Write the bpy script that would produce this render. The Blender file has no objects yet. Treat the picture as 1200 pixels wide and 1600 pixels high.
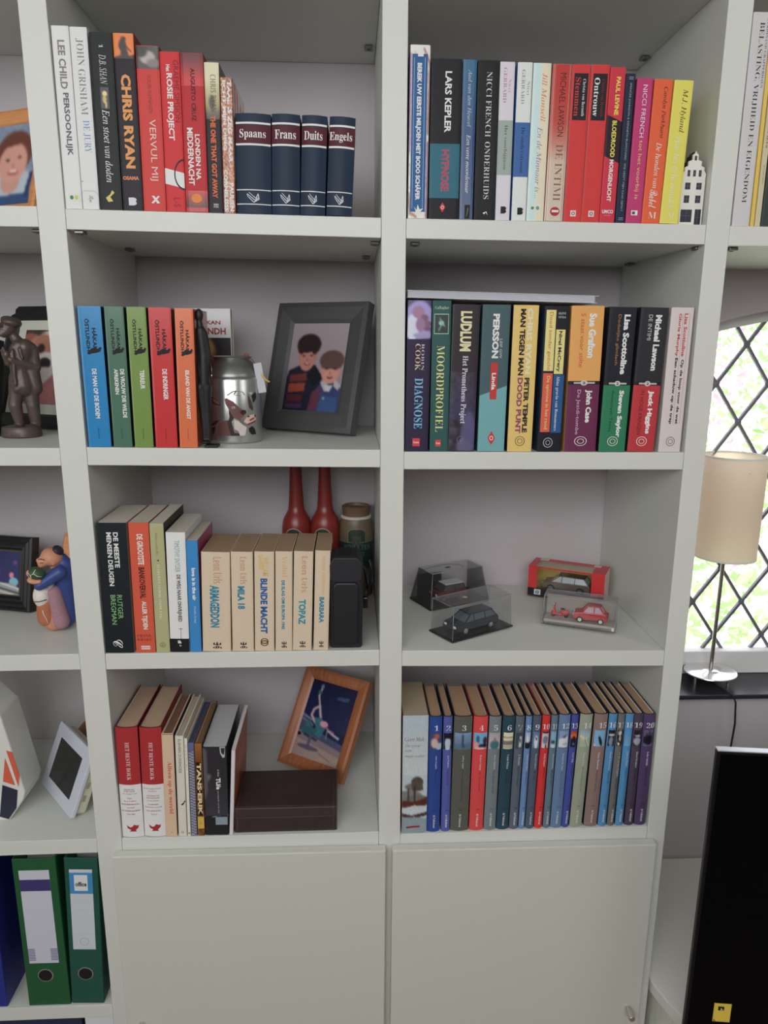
import bpy, math, random
import numpy as np
from mathutils import Vector, Matrix, Euler

# ---------------------------------------------------------------- camera
CAM = np.array([-0.06553196, -1.16147431, 0.16950029])
FOC = 1143.6276735861866            # focal length in pixels of the 1200 x 1600 frame
ROT = np.array([[0.9990214390754492, -0.043611974985312316, 0.007359341376724186],
                [0.002730662890237109, 0.22689560873550488, 0.973915256178239],
                [0.04414417003182361, 0.972942124884325, -0.22679266716050644]])
SC = bpy.context.scene
cd = bpy.data.cameras.new('camera')
cd.sensor_fit = 'VERTICAL'; cd.sensor_height = 36.0; cd.lens = FOC / 1600 * 36.0
cd.clip_start = 0.02; cd.clip_end = 100
cam = bpy.data.objects.new('camera', cd)
SC.collection.objects.link(cam)
cam.matrix_world = Matrix(((ROT[0][0], ROT[1][0], -ROT[2][0], CAM[0]),
                           (ROT[0][1], ROT[1][1], -ROT[2][1], CAM[1]),
                           (ROT[0][2], ROT[1][2], -ROT[2][2], CAM[2]), (0, 0, 0, 1)))
SC.camera = cam

# ---------------------------------------------------------------- world, lights, exposure
SC.view_settings.view_transform = 'Standard'
SC.view_settings.look = 'None'
SC.view_settings.gamma = 1
SC.view_settings.use_curve_mapping = False
SC.view_settings.exposure = 0.0
SC.cycles.transparent_max_bounces = 32
world = bpy.data.worlds.new('world'); SC.world = world
world.use_nodes = True
bg = world.node_tree.nodes['Background']
bg.inputs[0].default_value = (0.97, 0.97, 1.0, 1)
bg.inputs[1].default_value = 2.5

def area(name, loc, target, sx, sy, power, color):
    l = bpy.data.lights.new(name, 'AREA'); l.shape = 'RECTANGLE'; l.size = sx; l.size_y = sy
    l.energy = power; l.color = color
    o = bpy.data.objects.new(name, l); SC.collection.objects.link(o)
    o.location = loc
    o.rotation_euler = (Vector(target) - Vector(loc)).to_track_quat('-Z', 'Y').to_euler()
    return o
area('daylight_window_behind', (-0.5, -2.5, 0.84), (0.05, 0, -0.15), 2.2, 1.0, 40, (0.975, 0.992, 1.0))
area('fill_light_right', (1.9, -1.7, 1.0), (0.8, 0.1, -0.9), 1.0, 0.8, 9, (1.0, 0.98, 0.98))  # added fill, no window there: brightens the cabinet top and wall below the sill
area('daylight_window_left', (-2.5, -1.6, 0.35), (0.3, 0.2, -0.1), 1.2, 1.2, 11, (0.92, 1.0, 0.94))
sl = bpy.data.lights.new('sun', 'SUN'); sl.energy = 3.0; sl.angle = math.radians(3); sl.color = (1, 0.98, 0.94)
so = bpy.data.objects.new('sun', sl); SC.collection.objects.link(so)
so.rotation_euler = (Vector((0.25, 0.42, -1.0))).to_track_quat('-Z', 'Y').to_euler()

# ---------------------------------------------------------------- helpers: geometry of the measured picture
def on(px, py, ax, val):
    d = ROT.T @ np.array([(px - 600) / FOC, -(py - 800) / FOC, 1.0])
    return CAM + d * ((val - CAM[ax]) / d[ax])
def proj(P):
    q = ROT @ (np.array(P, float) - CAM)
    return 600 + FOC * q[0] / q[2], 800 - FOC * q[1] / q[2]

# ---------------------------------------------------------------- helpers: materials
def lin(c):
    return tuple(((x / 255) / 12.92 if x / 255 <= 0.04045 else ((x / 255 + 0.055) / 1.055) ** 2.4) for x in c)
ALB = 0.80                          # light that falls on the shelf fronts: picture colour / ALB = own colour
def alb(c):
    l = lin(c); g = 0.3 * l[0] + 0.59 * l[1] + 0.11 * l[2]
    return tuple(min(0.84, (x * 0.87 + g * 0.13) / ALB) for x in l)
_M = {}
def mat(col, rough=0.5, metal=0.0, grain=0.0, gscale=60, bump=0.0, stretch=None, spec=0.5, raw=False, coat=0.0):
    key = (tuple(col), rough, metal, grain, gscale, bump, stretch, spec, raw, coat)
    if key in _M: return _M[key]
    m = bpy.data.materials.new('material'); m.use_nodes = True
    nt = m.node_tree; b = nt.nodes['Principled BSDF']
    c = tuple(col) if raw else alb(col)
    b.inputs['Base Color'].default_value = (*c, 1)
    b.inputs['Roughness'].default_value = rough
    b.inputs['Metallic'].default_value = metal
    b.inputs['Specular IOR Level'].default_value = spec
    b.inputs['Coat Weight'].default_value = coat
    b.inputs['Coat Roughness'].default_value = 0.15
    if grain or bump:
        tc = nt.nodes.new('ShaderNodeTexCoord'); no = nt.nodes.new('ShaderNodeTexNoise')
        mp = nt.nodes.new('ShaderNodeMapping')
        mp.inputs['Scale'].default_value = stretch or (1, 1, 1)
        nt.links.new(tc.outputs['Object'], mp.inputs[0]); nt.links.new(mp.outputs[0], no.inputs['Vector'])
        no.inputs['Scale'].default_value = gscale; no.inputs['Detail'].default_value = 5
        if grain:
            mx = nt.nodes.new('ShaderNodeMix'); mx.data_type = 'RGBA'
            mx.inputs[6].default_value = (*[x * (1 - grain) for x in c], 1)
            mx.inputs[7].default_value = (*[min(1, x * (1 + grain)) for x in c], 1)
            nt.links.new(no.outputs['Fac'], mx.inputs[0]); nt.links.new(mx.outputs[2], b.inputs['Base Color'])
        if bump:
            bp = nt.nodes.new('ShaderNodeBump'); bp.inputs['Strength'].default_value = bump; bp.inputs['Distance'].default_value = 0.001
            nt.links.new(no.outputs['Fac'], bp.inputs['Height']); nt.links.new(bp.outputs[0], b.inputs['Normal'])
    _M[key] = m
    return m
def glass_mat(tint=(1, 1, 1), rough=0.02, gloss=0.12):
    key = ('glass', tint, rough, gloss)
    if key in _M: return _M[key]
    m = bpy.data.materials.new('clear_plastic'); m.use_nodes = True; nt = m.node_tree; nt.nodes.clear()
    out = nt.nodes.new('ShaderNodeOutputMaterial'); tr = nt.nodes.new('ShaderNodeBsdfTransparent'); gl = nt.nodes.new('ShaderNodeBsdfGlossy')
    mx = nt.nodes.new('ShaderNodeMixShader'); fr = nt.nodes.new('ShaderNodeLayerWeight'); pw = nt.nodes.new('ShaderNodeMath'); pw.operation = 'POWER'; pw.inputs[1].default_value = 4.0; ad = nt.nodes.new('ShaderNodeMath')
    tr.inputs[0].default_value = (*tint, 1); gl.inputs['Roughness'].default_value = rough
    fr.inputs[0].default_value = 0.5; ad.operation = 'ADD'; ad.inputs[1].default_value = gloss
    nt.links.new(fr.outputs['Facing'], pw.inputs[0]); nt.links.new(pw.outputs[0], ad.inputs[0]); nt.links.new(ad.outputs[0], mx.inputs[0])
    nt.links.new(tr.outputs[0], mx.inputs[1]); nt.links.new(gl.outputs[0], mx.inputs[2]); nt.links.new(mx.outputs[0], out.inputs[0])
    _M[key] = m
    return m
def wood_mat(c1, c2, rough=0.4, axis='Z', scale=18):
    key = ('wood', c1, c2, rough, axis, scale)
    if key in _M: return _M[key]
    m = bpy.data.materials.new('wood'); m.use_nodes = True; nt = m.node_tree; b = nt.nodes['Principled BSDF']
    tc = nt.nodes.new('ShaderNodeTexCoord'); mp = nt.nodes.new('ShaderNodeMapping'); no = nt.nodes.new('ShaderNodeTexNoise'); rp = nt.nodes.new('ShaderNodeValToRGB')
    s = [10, 10, 10]; s['XYZ'.index(axis)] = 0.8
    mp.inputs['Scale'].default_value = s; no.inputs['Scale'].default_value = scale; no.inputs['Detail'].default_value = 6
    rp.color_ramp.elements[0].position = 0.3; rp.color_ramp.elements[1].position = 0.7
    rp.color_ramp.elements[0].color = (*alb(c1), 1); rp.color_ramp.elements[1].color = (*alb(c2), 1)
    nt.links.new(tc.outputs['Object'], mp.inputs[0]); nt.links.new(mp.outputs[0], no.inputs[0]); nt.links.new(no.outputs['Fac'], rp.inputs[0]); nt.links.new(rp.outputs[0], b.inputs['Base Color'])
    b.inputs['Roughness'].default_value = rough
    _M[key] = m
    return m
def picture_mat(rough=0.35):
    key = ('pic', rough)
    if key in _M: return _M[key]
    m = bpy.data.materials.new('printed_picture'); m.use_nodes = True; nt = m.node_tree; b = nt.nodes['Principled BSDF']
    a = nt.nodes.new('ShaderNodeVertexColor'); a.layer_name = 'Col'
    nt.links.new(a.outputs[0], b.inputs['Base Color']); b.inputs['Roughness'].default_value = rough
    _M[key] = m
    return m

# ---------------------------------------------------------------- helpers: objects
def link(o, parent=None, loc=None, rot=None):
    SC.collection.objects.link(o)
    if parent: o.parent = parent
    if loc is not None: o.location = loc
    if rot is not None: o.rotation_euler = rot
    return o
def mesh_obj(name, vs, fs, mats, parent=None, idx=None, smooth=False, loc=None, rot=None):
    me = bpy.data.meshes.new(name); me.from_pydata([tuple(map(float, v)) for v in vs], [], [tuple(f) for f in fs])
    for m in (mats if isinstance(mats, (list, tuple)) else [mats]): me.materials.append(m)
    if idx is not None: me.polygons.foreach_set('material_index', idx)
    if smooth: me.polygons.foreach_set('use_smooth', [True] * len(me.polygons))
    me.update()
    return link(bpy.data.objects.new(name, me), parent, loc, rot)
def thing(name, label, cat, loc=(0, 0, 0), rot=(0, 0, 0), group=None):
    o = bpy.data.objects.new(name, None); o.empty_display_size = 0.02
    link(o, None, loc, rot); o['label'] = label; o['category'] = cat
    if group: o['group'] = group
    return o
def tag(o, label, cat, group=None):
    o['label'] = label; o['category'] = cat
    if group: o['group'] = group
    return o
def bev(o, w=0.001, seg=2, ang=30):
    b = o.modifiers.new('bevel', 'BEVEL'); b.width = w; b.segments = seg; b.limit_method = 'ANGLE'; b.angle_limit = math.radians(ang)
    return o
def hexa(p):                       # eight corners: front bl br tr tl, back bl br tr tl
    return p, [(0, 1, 2, 3), (5, 4, 7, 6), (4, 0, 3, 7), (1, 5, 6, 2), (3, 2, 6, 7), (4, 5, 1, 0)]
def box(name, a, b, m, parent=None, bw=0.0, loc=None, rot=None):
    (x0, y0, z0), (x1, y1, z1) = a, b
    v, f = hexa([(x0, y0, z0), (x1, y0, z0), (x1, y0, z1), (x0, y0, z1), (x0, y1, z0), (x1, y1, z0), (x1, y1, z1), (x0, y1, z1)])
    o = mesh_obj(name, v, f, m, parent, loc=loc, rot=rot)
    if bw: bev(o, bw)
    return o
def prism(name, poly, y0, y1, m, parent=None, bw=0.0, axis='y', loc=None, rot=None, smooth=False):   # poly in (a, b), extruded along axis
    n = len(poly)
    def P(a, b, c): return {'y': (a, c, b), 'z': (a, b, c), 'x': (c, a, b)}[axis]
    v = [P(a, b, y0) for a, b in poly] + [P(a, b, y1) for a, b in poly]
    f = [tuple(range(n)), tuple(range(2 * n - 1, n - 1, -1))] + [(i, i + n, (i + 1) % n + n, (i + 1) % n) for i in range(n)]
    o = mesh_obj(name, v, f, m, parent, loc=loc, rot=rot)
    fixn(o)
    if bw: bev(o, bw)
    return o
import bmesh
def fixn(o):
    b = bmesh.new(); b.from_mesh(o.data); bmesh.ops.recalc_face_normals(b, faces=b.faces); b.to_mesh(o.data); b.free()
def lathe(name, prof, m, parent=None, n=40, loc=None, rot=None, sx=1, sy=1, idx=None, smooth=True, closed=True):
    v = []; f = []; ids = []
    for r, z in prof:
        for k in range(n):
            a = 2 * math.pi * k / n; v.append((r * math.cos(a) * sx, r * math.sin(a) * sy, z))
    for i in range(len(prof) - 1):
        for k in range(n):
            f.append((i * n + k, i * n + (k + 1) % n, (i + 1) * n + (k + 1) % n, (i + 1) * n + k)); ids.append(idx[i] if idx else 0)
    if closed:
        f.append(tuple(range(n - 1, -1, -1))); ids.append(idx[0] if idx else 0)
        f.append(tuple((len(prof) - 1) * n + k for k in range(n))); ids.append(idx[-1] if idx else 0)
    o = mesh_obj(name, v, f, m, parent, idx=ids, smooth=smooth, loc=loc, rot=rot)
    if smooth: edge_split(o)
    return o
def edge_split(o, deg=40):
    e = o.modifiers.new('split', 'EDGE_SPLIT'); e.split_angle = math.radians(deg)
def tube(name, pts, r, m, parent=None, n=10, closed=False, rs=None):
    P = [Vector(p) for p in pts]; v = []; f = []
    up = Vector((0.13, 0.21, 0.97))
    L = len(P)
    for i, p in enumerate(P):
        a = P[(i - 1) % L] if (i > 0 or closed) else p; b = P[(i + 1) % L] if (i < L - 1 or closed) else p
        t = (b - a).normalized(); s = t.cross(up).normalized(); u = s.cross(t)
        rr = rs[i] if rs else r
        for k in range(n):
            q = 2 * math.pi * k / n; v.append(p + s * math.cos(q) * rr + u * math.sin(q) * rr)
    for i in range(L if closed else L - 1):
        j = (i + 1) % L
        for k in range(n): f.append((i * n + k, i * n + (k + 1) % n, j * n + (k + 1) % n, j * n + k))
    if not closed: f += [tuple(range(n)), tuple((L - 1) * n + k for k in range(n - 1, -1, -1))]
    o = mesh_obj(name, v, f, m, parent, smooth=True); fixn(o); return o
def ell(name, c, r, m, parent=None, rot=None, n=20):
    v = []; f = []; k2 = n // 2
    for i in range(k2 + 1):
        t = math.pi * i / k2
        for k in range(n):
            a = 2 * math.pi * k / n; v.append((r[0] * math.sin(t) * math.cos(a), r[1] * math.sin(t) * math.sin(a), r[2] * math.cos(t)))
    for i in range(k2):
        for k in range(n): f.append((i * n + k, (i + 1) * n + k, (i + 1) * n + (k + 1) % n, i * n + (k + 1) % n))
    o = mesh_obj(name, v, f, m, parent, smooth=True, loc=c, rot=rot)
    b = bmesh.new(); b.from_mesh(o.data); bmesh.ops.remove_doubles(b, verts=b.verts, dist=1e-6); bmesh.ops.recalc_face_normals(b, faces=b.faces); b.to_mesh(o.data); b.free()
    return o

# ---------------------------------------------------------------- helpers: lettering
_HOLE = {0x1D455: 0x210E, 0x1D53A: 0x2102, 0x1D53F: 0x210D, 0x1D545: 0x2115, 0x1D547: 0x2119, 0x1D548: 0x211A, 0x1D549: 0x211D, 0x1D551: 0x2124}
_FONT = {'S': (0x1D400, 0x1D41A, 0x1D7CE), 'I': (0x1D434, 0x1D44E, 0), 'C': (0x1D4D0, 0x1D4EA, 0), 'O': (0x1D538, 0x1D552, 0x1D7D8), 'M': (0x1D670, 0x1D68A, 0x1D7F6)}
def style(s, f):
    if f not in _FONT: return s
    U, L, D = _FONT[f]; r = ''
    for ch in s:
        c = ord(ch)
        if 'A' <= ch <= 'Z': c = U + c - 65
        elif 'a' <= ch <= 'z': c = L + c - 97
        elif '0' <= ch <= '9' and D: c = D + c - 48
        r += chr(_HOLE.get(c, c))
    return r
_T = {}; _G = {}
def glyphs(f, text):
    """The glyphs of one lettering style that TEXT needs: char -> (verts, faces, advance)."""
    out = _G.setdefault(f, {' ': (np.zeros((0, 2)), [], 0.28)})
    need = sorted(set(text) - set(out))
    if not need: return out
    c = bpy.data.curves.new('lettering', 'FONT'); g = f
    if f == 'R': g = 'S'; c.offset = -0.012
    if f in 'HB': g = 'N'; c.offset = 0.03 if f == 'H' else 0.045
    c.resolution_u = 2; c.fill_mode = 'FRONT'; c.space_line = 4
    c.body = '\n'.join([style(ch, g) + '|' for ch in need] + ['|'])
    o = bpy.data.objects.new('lettering', c); me = bpy.data.meshes.new_from_object(o)
    v = np.empty(len(me.vertices) * 3, np.float32); me.vertices.foreach_get('co', v); v = v.reshape(-1, 3)[:, :2].astype(float)
    fs = [tuple(p.vertices) for p in me.polygons]
    bpy.data.objects.remove(o); bpy.data.curves.remove(c); bpy.data.meshes.remove(me)
    ln = np.round((-v[:, 1] + 0.35) / 4.0).astype(int); lines = {}
    for q in fs: lines.setdefault(int(ln[q[0]]), []).append(q)
    bar = sorted({i for q in lines[len(need)] for i in q}); lsb = v[bar, 0].min(); bw = v[bar, 0].max() - lsb
    for k, ch in enumerate(need):
        Q = lines.get(k, []); ids = sorted({i for q in Q for i in q}); xm = v[ids, 0].max() - bw - 1e-3
        Q = [q for q in Q if not all(v[i, 0] >= xm for i in q)]
        ids = sorted({i for q in Q for i in q}); re_ = {i: n_ for n_, i in enumerate(ids)}
        out[ch] = (v[ids] + [0, k * 4.0] if ids else np.zeros((0, 2)), [tuple(re_[i] for i in q) for q in Q], xm + 1e-3 - lsb)
    return out
def text_geo(s, f='N'):
    """Flat outline of a text as (verts in a unit box, faces, aspect)."""
    if (s, f) in _T: return _T[(s, f)]
    g = glyphs(f, s); x = 0.0; V = []; F = []; b0 = 0
    for ch in s:
        v, q, adv = g[ch]
        if len(v): V.append(v + [x, 0]); F += [tuple(i + b0 for i in t) for t in q]; b0 += len(v)
        x += adv
    v = np.vstack(V); lo, hi = v.min(0), v.max(0); asp = (hi[0] - lo[0]) / max(1e-6, hi[1] - lo[1])
    _T[(s, f)] = ((v - lo) / (hi - lo), F, asp)
    return _T[(s, f)]

# ---------------------------------------------------------------- helpers: painted pictures (printed photographs, cover art)
class Pic:
    def __init__(s, nx, ny, col):
        s.nx, s.ny = nx, ny; s.a = np.zeros((ny, nx, 3)); s.a[:] = col
        s.V, s.U = np.mgrid[0:ny, 0:nx]; s.U = (s.U + 0.5) / nx; s.V = (s.V + 0.5) / ny
    def _b(s, m, col): s.a = s.a * (1 - m[..., None]) + np.array(col, float) * m[..., None]; return s
    def grad(s, c0, c1, v0=0, v1=1, u0=0, u1=1):
        t = np.clip((s.V - v0) / (v1 - v0), 0, 1)[..., None]; g = np.array(c0, float) * (1 - t) + np.array(c1, float) * t
        m = ((s.V >= v0) & (s.V <= v1) & (s.U >= u0) & (s.U <= u1))[..., None]; s.a = np.where(m, g, s.a); return s
    def ell(s, cx, cy, rx, ry, col, rot=0, soft=0.12):
        dx, dy = (s.U - cx) * s.nx, (s.V - cy) * s.ny; c, q = math.cos(rot), math.sin(rot)
        d = np.sqrt(((dx * c + dy * q) / (rx * s.nx)) ** 2 + ((-dx * q + dy * c) / (ry * s.ny)) ** 2)
        return s._b(np.clip((1 - d) / soft + 0.5, 0, 1), col)
    def poly(s, pts, col):
        m = np.zeros(s.U.shape, bool); n = len(pts); j = n - 1
        for i in range(n):
            xi, yi = pts[i]; xj, yj = pts[j]
            c = ((yi > s.V) != (yj > s.V)) & (s.U < (xj - xi) * (s.V - yi) / ((yj - yi) or 1e-9) + xi)
            m ^= c; j = i
        return s._b(m.astype(float), col)
    def line(s, pts, w, col):
        for (x0, y0), (x1, y1) in zip(pts[:-1], pts[1:]):
            ax, ay, bx, by = x0 * s.nx, y0 * s.ny, x1 * s.nx, y1 * s.ny; px, py = s.U * s.nx, s.V * s.ny
            L = max(1e-9, (bx - ax) ** 2 + (by - ay) ** 2); t = np.clip(((px - ax) * (bx - ax) + (py - ay) * (by - ay)) / L, 0, 1)
            d = np.hypot(px - ax - t * (bx - ax), py - ay - t * (by - ay)); s._b(np.clip(w * s.nx - d + 0.5, 0, 1), col)
        return s
    def noise(s, amp, seed=1, k=1):
        r = np.random.RandomState(seed); n = r.randn((s.ny + k - 1) // k + 1, (s.nx + k - 1) // k + 1)
        n = np.kron(n, np.ones((k, k)))[:s.ny, :s.nx]; s.a = np.clip(s.a + n[..., None] * amp, 0, 255); return s
    def blur(s, n=1):
        for _ in range(n):
            p = np.pad(s.a, ((1, 1), (1, 1), (0, 0)), 'edge'); s.a = (p[:-2, 1:-1] + p[2:, 1:-1] + p[1:-1, :-2] + p[1:-1, 2:] + 2 * p[1:-1, 1:-1]) / 6
        return s
def pic_obj(name, pic, fn, parent, rough=0.35, keep=None):
    """fn(u, v) -> local point, u to the right, v downwards."""
    nx, ny = pic.nx + 1, pic.ny + 1
    vs = [fn(i / pic.nx, j / pic.ny) for j in range(ny) for i in range(nx)]
    fs = [(j * nx + i, (j + 1) * nx + i, (j + 1) * nx + i + 1, j * nx + i + 1) for j in range(pic.ny) for i in range(pic.nx) if keep is None or keep[j, i]]
    o = mesh_obj(name, vs, fs, picture_mat(rough), parent)
    p = np.pad(pic.a, ((0, 1), (0, 1), (0, 0)), 'edge'); q = np.pad(pic.a, ((1, 0), (1, 0), (0, 0)), 'edge')
    c = ((p + q) / 2 / 255).reshape(-1, 3); c = np.where(c <= 0.04045, c / 12.92, ((c + 0.055) / 1.055) ** 2.4) / ALB
    at = o.data.color_attributes.new('Col', 'FLOAT_COLOR', 'POINT')
    at.data.foreach_set('color', np.hstack([np.clip(c, 0, 0.84), np.ones((len(c), 1))]).astype(np.float32).ravel())
    return o
def flat(x0, x1, z0, z1, y):       # map for pic_obj: upright rectangle, z1 at the top
    return lambda u, v: (x0 + (x1 - x0) * u, y, z1 + (z0 - z1) * v)

# ---------------------------------------------------------------- the setting
D = 0.351; TH = 0.0285
WALL = mat((184, 177, 181), 0.9, grain=0.02, gscale=300, bump=0.25)
WHITE = mat((200, 202, 196), 0.42, grain=0.012, gscale=350, bump=0.06)
WHITE_DOOR = mat((194, 195, 186), 0.45, grain=0.012, gscale=350, bump=0.06)
FZ, CZ = -1.37, 1.25
fl = box('floor', (-2.6, -3.8, FZ - 0.1), (2.4, 0.353, FZ), wood_mat((116, 92, 70), (134, 106, 80), 0.4, 'Y')); fl['kind'] = 'structure'
ce = box('ceiling', (-2.6, -3.8, CZ), (2.4, 0.6, CZ + 0.1), mat((196, 194, 188), 0.9)); ce['kind'] = 'structure'
for nm, a, b in (('wall_left', (-2.7, -3.8, FZ), (-2.6, 0.353, CZ)), ('wall_right', (2.4, -3.8, FZ), (2.5, 0.353, CZ)), ('wall_front', (-2.7, -3.9, FZ), (2.5, -3.8, CZ))):
    o = box(nm, a, b, mat((150, 144, 136), 0.9)); o['kind'] = 'structure'
WX0, WX1 = 0.64, 1.56; WXC = (WX0 + WX1) / 2; SILL = -0.6055
_a, _b = on(1125, 503, 1, 0.353), on(1200, 486, 1, 0.353)
# circle through both points with its centre on x = WXC
AZ = ((_b[0] - WXC) ** 2 + _b[2] ** 2 - (_a[0] - WXC) ** 2 - _a[2] ** 2) / (2 * (_b[2] - _a[2])); AR = math.hypot(_a[0] - WXC, _a[2] - AZ)
def arch(x, dr=0.0): return AZ + math.sqrt((AR - dr) ** 2 - (x - WXC) ** 2)
N = 24
ax = [WX0 + (WX1 - WX0) * i / N for i in range(N + 1)]
vs, fs = [], []
def addp(poly, y0, y1):
    b = len(vs); n = len(poly)
    vs.extend([(x, y0, z) for x, z in poly] + [(x, y1, z) for x, z in poly])
    fs.extend([tuple(b + i for i in range(n)), tuple(b + i for i in range(2 * n - 1, n - 1, -1))] + [(b + i, b + i + n, b + (i + 1) % n + n, b + (i + 1) % n) for i in range(n)])
addp([(-2.6, FZ), (WX0, FZ), (WX0, CZ), (-2.6, CZ)], 0.353, 0.56)
addp([(WX1, FZ), (2.4, FZ), (2.4, CZ), (WX1, CZ)], 0.353, 0.56)
addp([(WX0, FZ), (WX1, FZ), (WX1, SILL - 0.011), (WX0, SILL - 0.011)], 0.353, 0.56)
for i in range(N): addp([(ax[i], arch(ax[i])), (ax[i + 1], arch(ax[i + 1])), (ax[i + 1], CZ), (ax[i], CZ)], 0.353, 0.56)
wb = mesh_obj('wall_back', vs, fs, WALL); fixn(wb); wb['kind'] = 'structure'
si = box('trim_1', (WX0 - 0.03, 0.325, SILL - 0.011), (WX1 + 0.03, 0.50, SILL), mat((46, 44, 52), 0.28), bw=0.002); si['kind'] = 'structure'
# window: white frame, leaded diamond panes
win = bpy.data.objects.new('window_1', None); link(win); win['kind'] = 'structure'
FW = mat((228, 226, 228), 0.5)
ring_o = [(x, arch(x) + 0.004) for x in ax]; ring_i = [(min(max(x, WX0 + 0.03), WX1 - 0.03), arch(x, 0.026)) for x in ax]
vs, fs = [], []
for i in range(N): addp([ring_i[i], ring_i[i + 1], ring_o[i + 1], ring_o[i]], 0.43, 0.48)
addp([(WX0 - 0.004, SILL), (WX0 + 0.03, SILL), (WX0 + 0.03, arch(WX0 + 0.03) - 0.02), (WX0 - 0.004, arch(WX0) + 0.004)], 0.43, 0.48)
addp([(WX1 - 0.03, SILL), (WX1 + 0.004, SILL), (WX1 + 0.004, arch(WX1)), (WX1 - 0.03, arch(WX1 - 0.03) - 0.02)], 0.43, 0.48)
o = mesh_obj('arched_frame', vs, fs, FW, win); fixn(o)
box('bottom_rail', (WX0 + 0.03, 0.435, SILL), (WX1 - 0.03, 0.48, -0.548), FW, win, 0.003)
LEAD = mat((112, 112, 122), 0.5, metal=0.3)
HX, HZ, OX, OZ, WY = 0.0595, 0.0855, 0.806, -0.002, 0.458
pv = [(0, 0, -HZ + 0.003), (HX - 0.002, 0, 0), (0, 0, HZ - 0.003), (-HX + 0.002, 0, 0)]
GL = glass_mat((0.97, 0.98, 0.99), 0.01, 0.0)
pme = None
def inside(x, z): return WX0 - 0.02 < x < WX1 + 0.02 and -0.72 < z < arch(min(max(x, WX0), WX1)) + 0.03
for i in range(-8, 20):
    for j in range(-12, 7):
        if (i + j) % 2: continue
        x, z = OX + i * HX, OZ + (j + 1) * HZ + 0 * HZ
        z = OZ + j * HZ + HZ
        if not inside(x, z): continue
        if pme is None:
            o = mesh_obj('pane', pv + [(a, 0.003, c) for a, b, c in pv], [(0, 1, 2, 3), (7, 6, 5, 4), (0, 4, 5, 1), (1, 5, 6, 2), (2, 6, 7, 3), (3, 7, 4, 0)], GL, win, loc=(x, WY, z)); pme = o.data
        else:
            link(bpy.data.objects.new('pane', pme), win, (x, WY, z))
# lead cames: one short strip along each diamond edge and a solder joint on each crossing
nodes = [(i, j) for i in range(-9, 21) for j in range(-12, 8) if (i + j) % 2 == 1]
sme = nme = None
Ls = math.hypot(HX, HZ)
for i, j in nodes:
    x, z = OX + i * HX, OZ + (j + 1) * HZ
    if not inside(x, z): continue
    if nme is None:
        o = ell('solder_joint', (x, WY - 0.001, z), (0.0082, 0.003, 0.0082), LEAD, win, n=10); nme = o.data
    else: link(bpy.data.objects.new('solder_joint', nme), win, (x, WY - 0.001, z))
    for sx in (1, -1):
        an = math.atan2(HZ, sx * HX)
        loc = (x + sx * HX / 2, WY - 0.001, z + HZ / 2)
        if sme is None:
            o = box('lead_came', (-Ls / 2, -0.0022, -0.0033), (Ls / 2, 0.0052, 0.0033), LEAD, win, loc=loc, rot=(0, -an, 0)); sme = o.data
        else: link(bpy.data.objects.new('lead_came', sme), win, loc, (0, -an, 0))

# ---------------------------------------------------------------- the garden outside
lawn = box('ground', (-3, 0.7, -1.9), (9, 16, -1.8), mat((206, 214, 190), 0.9, grain=0.1, gscale=20)); lawn['kind'] = 'structure'
def shrub(label, x, y, z, rx, rz, col, seed, n=900, leaf=0.05, group=None):
    t = thing('garden_shrub', label, 'shrub', (x, y, z), group=group)
    r = random.Random(seed); vs = []; fs = []
    for k in range(n):
        a, b = r.uniform(0, 6.283), r.uniform(-1, 1); q = (1 - b * b) ** 0.5; rr = r.uniform(0.55, 1.0)
        c = Vector((rx * q * math.cos(a) * rr, rx * q * math.sin(a) * rr, rz + rz * b * rr))
        u = Vector((r.uniform(-1, 1), r.uniform(-1, 1), r.uniform(-1, 1))).normalized() * leaf * r.uniform(0.6, 1.3)
        w = u.cross(Vector((r.uniform(-1, 1), r.uniform(-1, 1), r.uniform(-1, 1)))).normalized() * leaf * 0.5
        i = len(vs); vs += [c - u, c + w, c + u, c - w]; fs.append((i, i + 1, i + 2, i + 3))
    f = mesh_obj('foliage', vs, fs, mat(col, 0.7, grain=0.25, gscale=9), t); f['kind'] = 'stuff'
    tube('stem', [(0, 0, 0), (0.03, 0, rz * 0.6), (0, 0.02, rz * 1.2)], 0.018, mat((206, 200, 190), 0.8), t)
shrub('pale green bush outside the window behind the lamp', 2.2, 2.6, -1.8, 0.7, 0.85, (160, 190, 128), 3)
shrub('pinkish flowering bush outside beyond the green one', 3.4, 5.0, -1.8, 1.0, 1.15, (196, 158, 176), 5, 1100)
shrub('tall green tree seen through the upper window panes', 6.2, 8.6, -1.8, 1.7, 2.6, (150, 182, 122), 7, 1600, 0.09)

# ---------------------------------------------------------------- the bookcase
bc = thing('bookcase', 'white wall-wide bookcase of open compartments with two flat doors at the bottom', 'bookcase', (0, 0, FZ))
def lz(o): o.location.z = -FZ; return o        # its parts are given in room coordinates
UE = {'U1L': ((27, 0), (177.6, 1595)), 'U1R': ((71.5, 0), (166, 1050)), 'U2L': ((597.5, 0), (592, 1300)), 'U2R': ((638, 0), (625, 1318)),
      'U3L': ((1139, 0), (1011, 1305)), 'U3R': ((1179, 0), (1038, 1310))}
_E = {k: (on(*a, 1, 0), on(*b, 1, 0)) for k, (a, b) in UE.items()}
def ux(k, z):
    if k == 'U0R': return ux('U1L', z) - 0.455
    if k == 'U0L': return ux('U1L', z) - 0.493
    if k == 'U4L': return ux('U3R', z) + 0.47
    if k == 'U4R': return ux('U3R', z) + 0.508
    a, b = _E[k]; return a[0] + (b[0] - a[0]) * (z - a[2]) / (b[2] - a[2])
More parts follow.
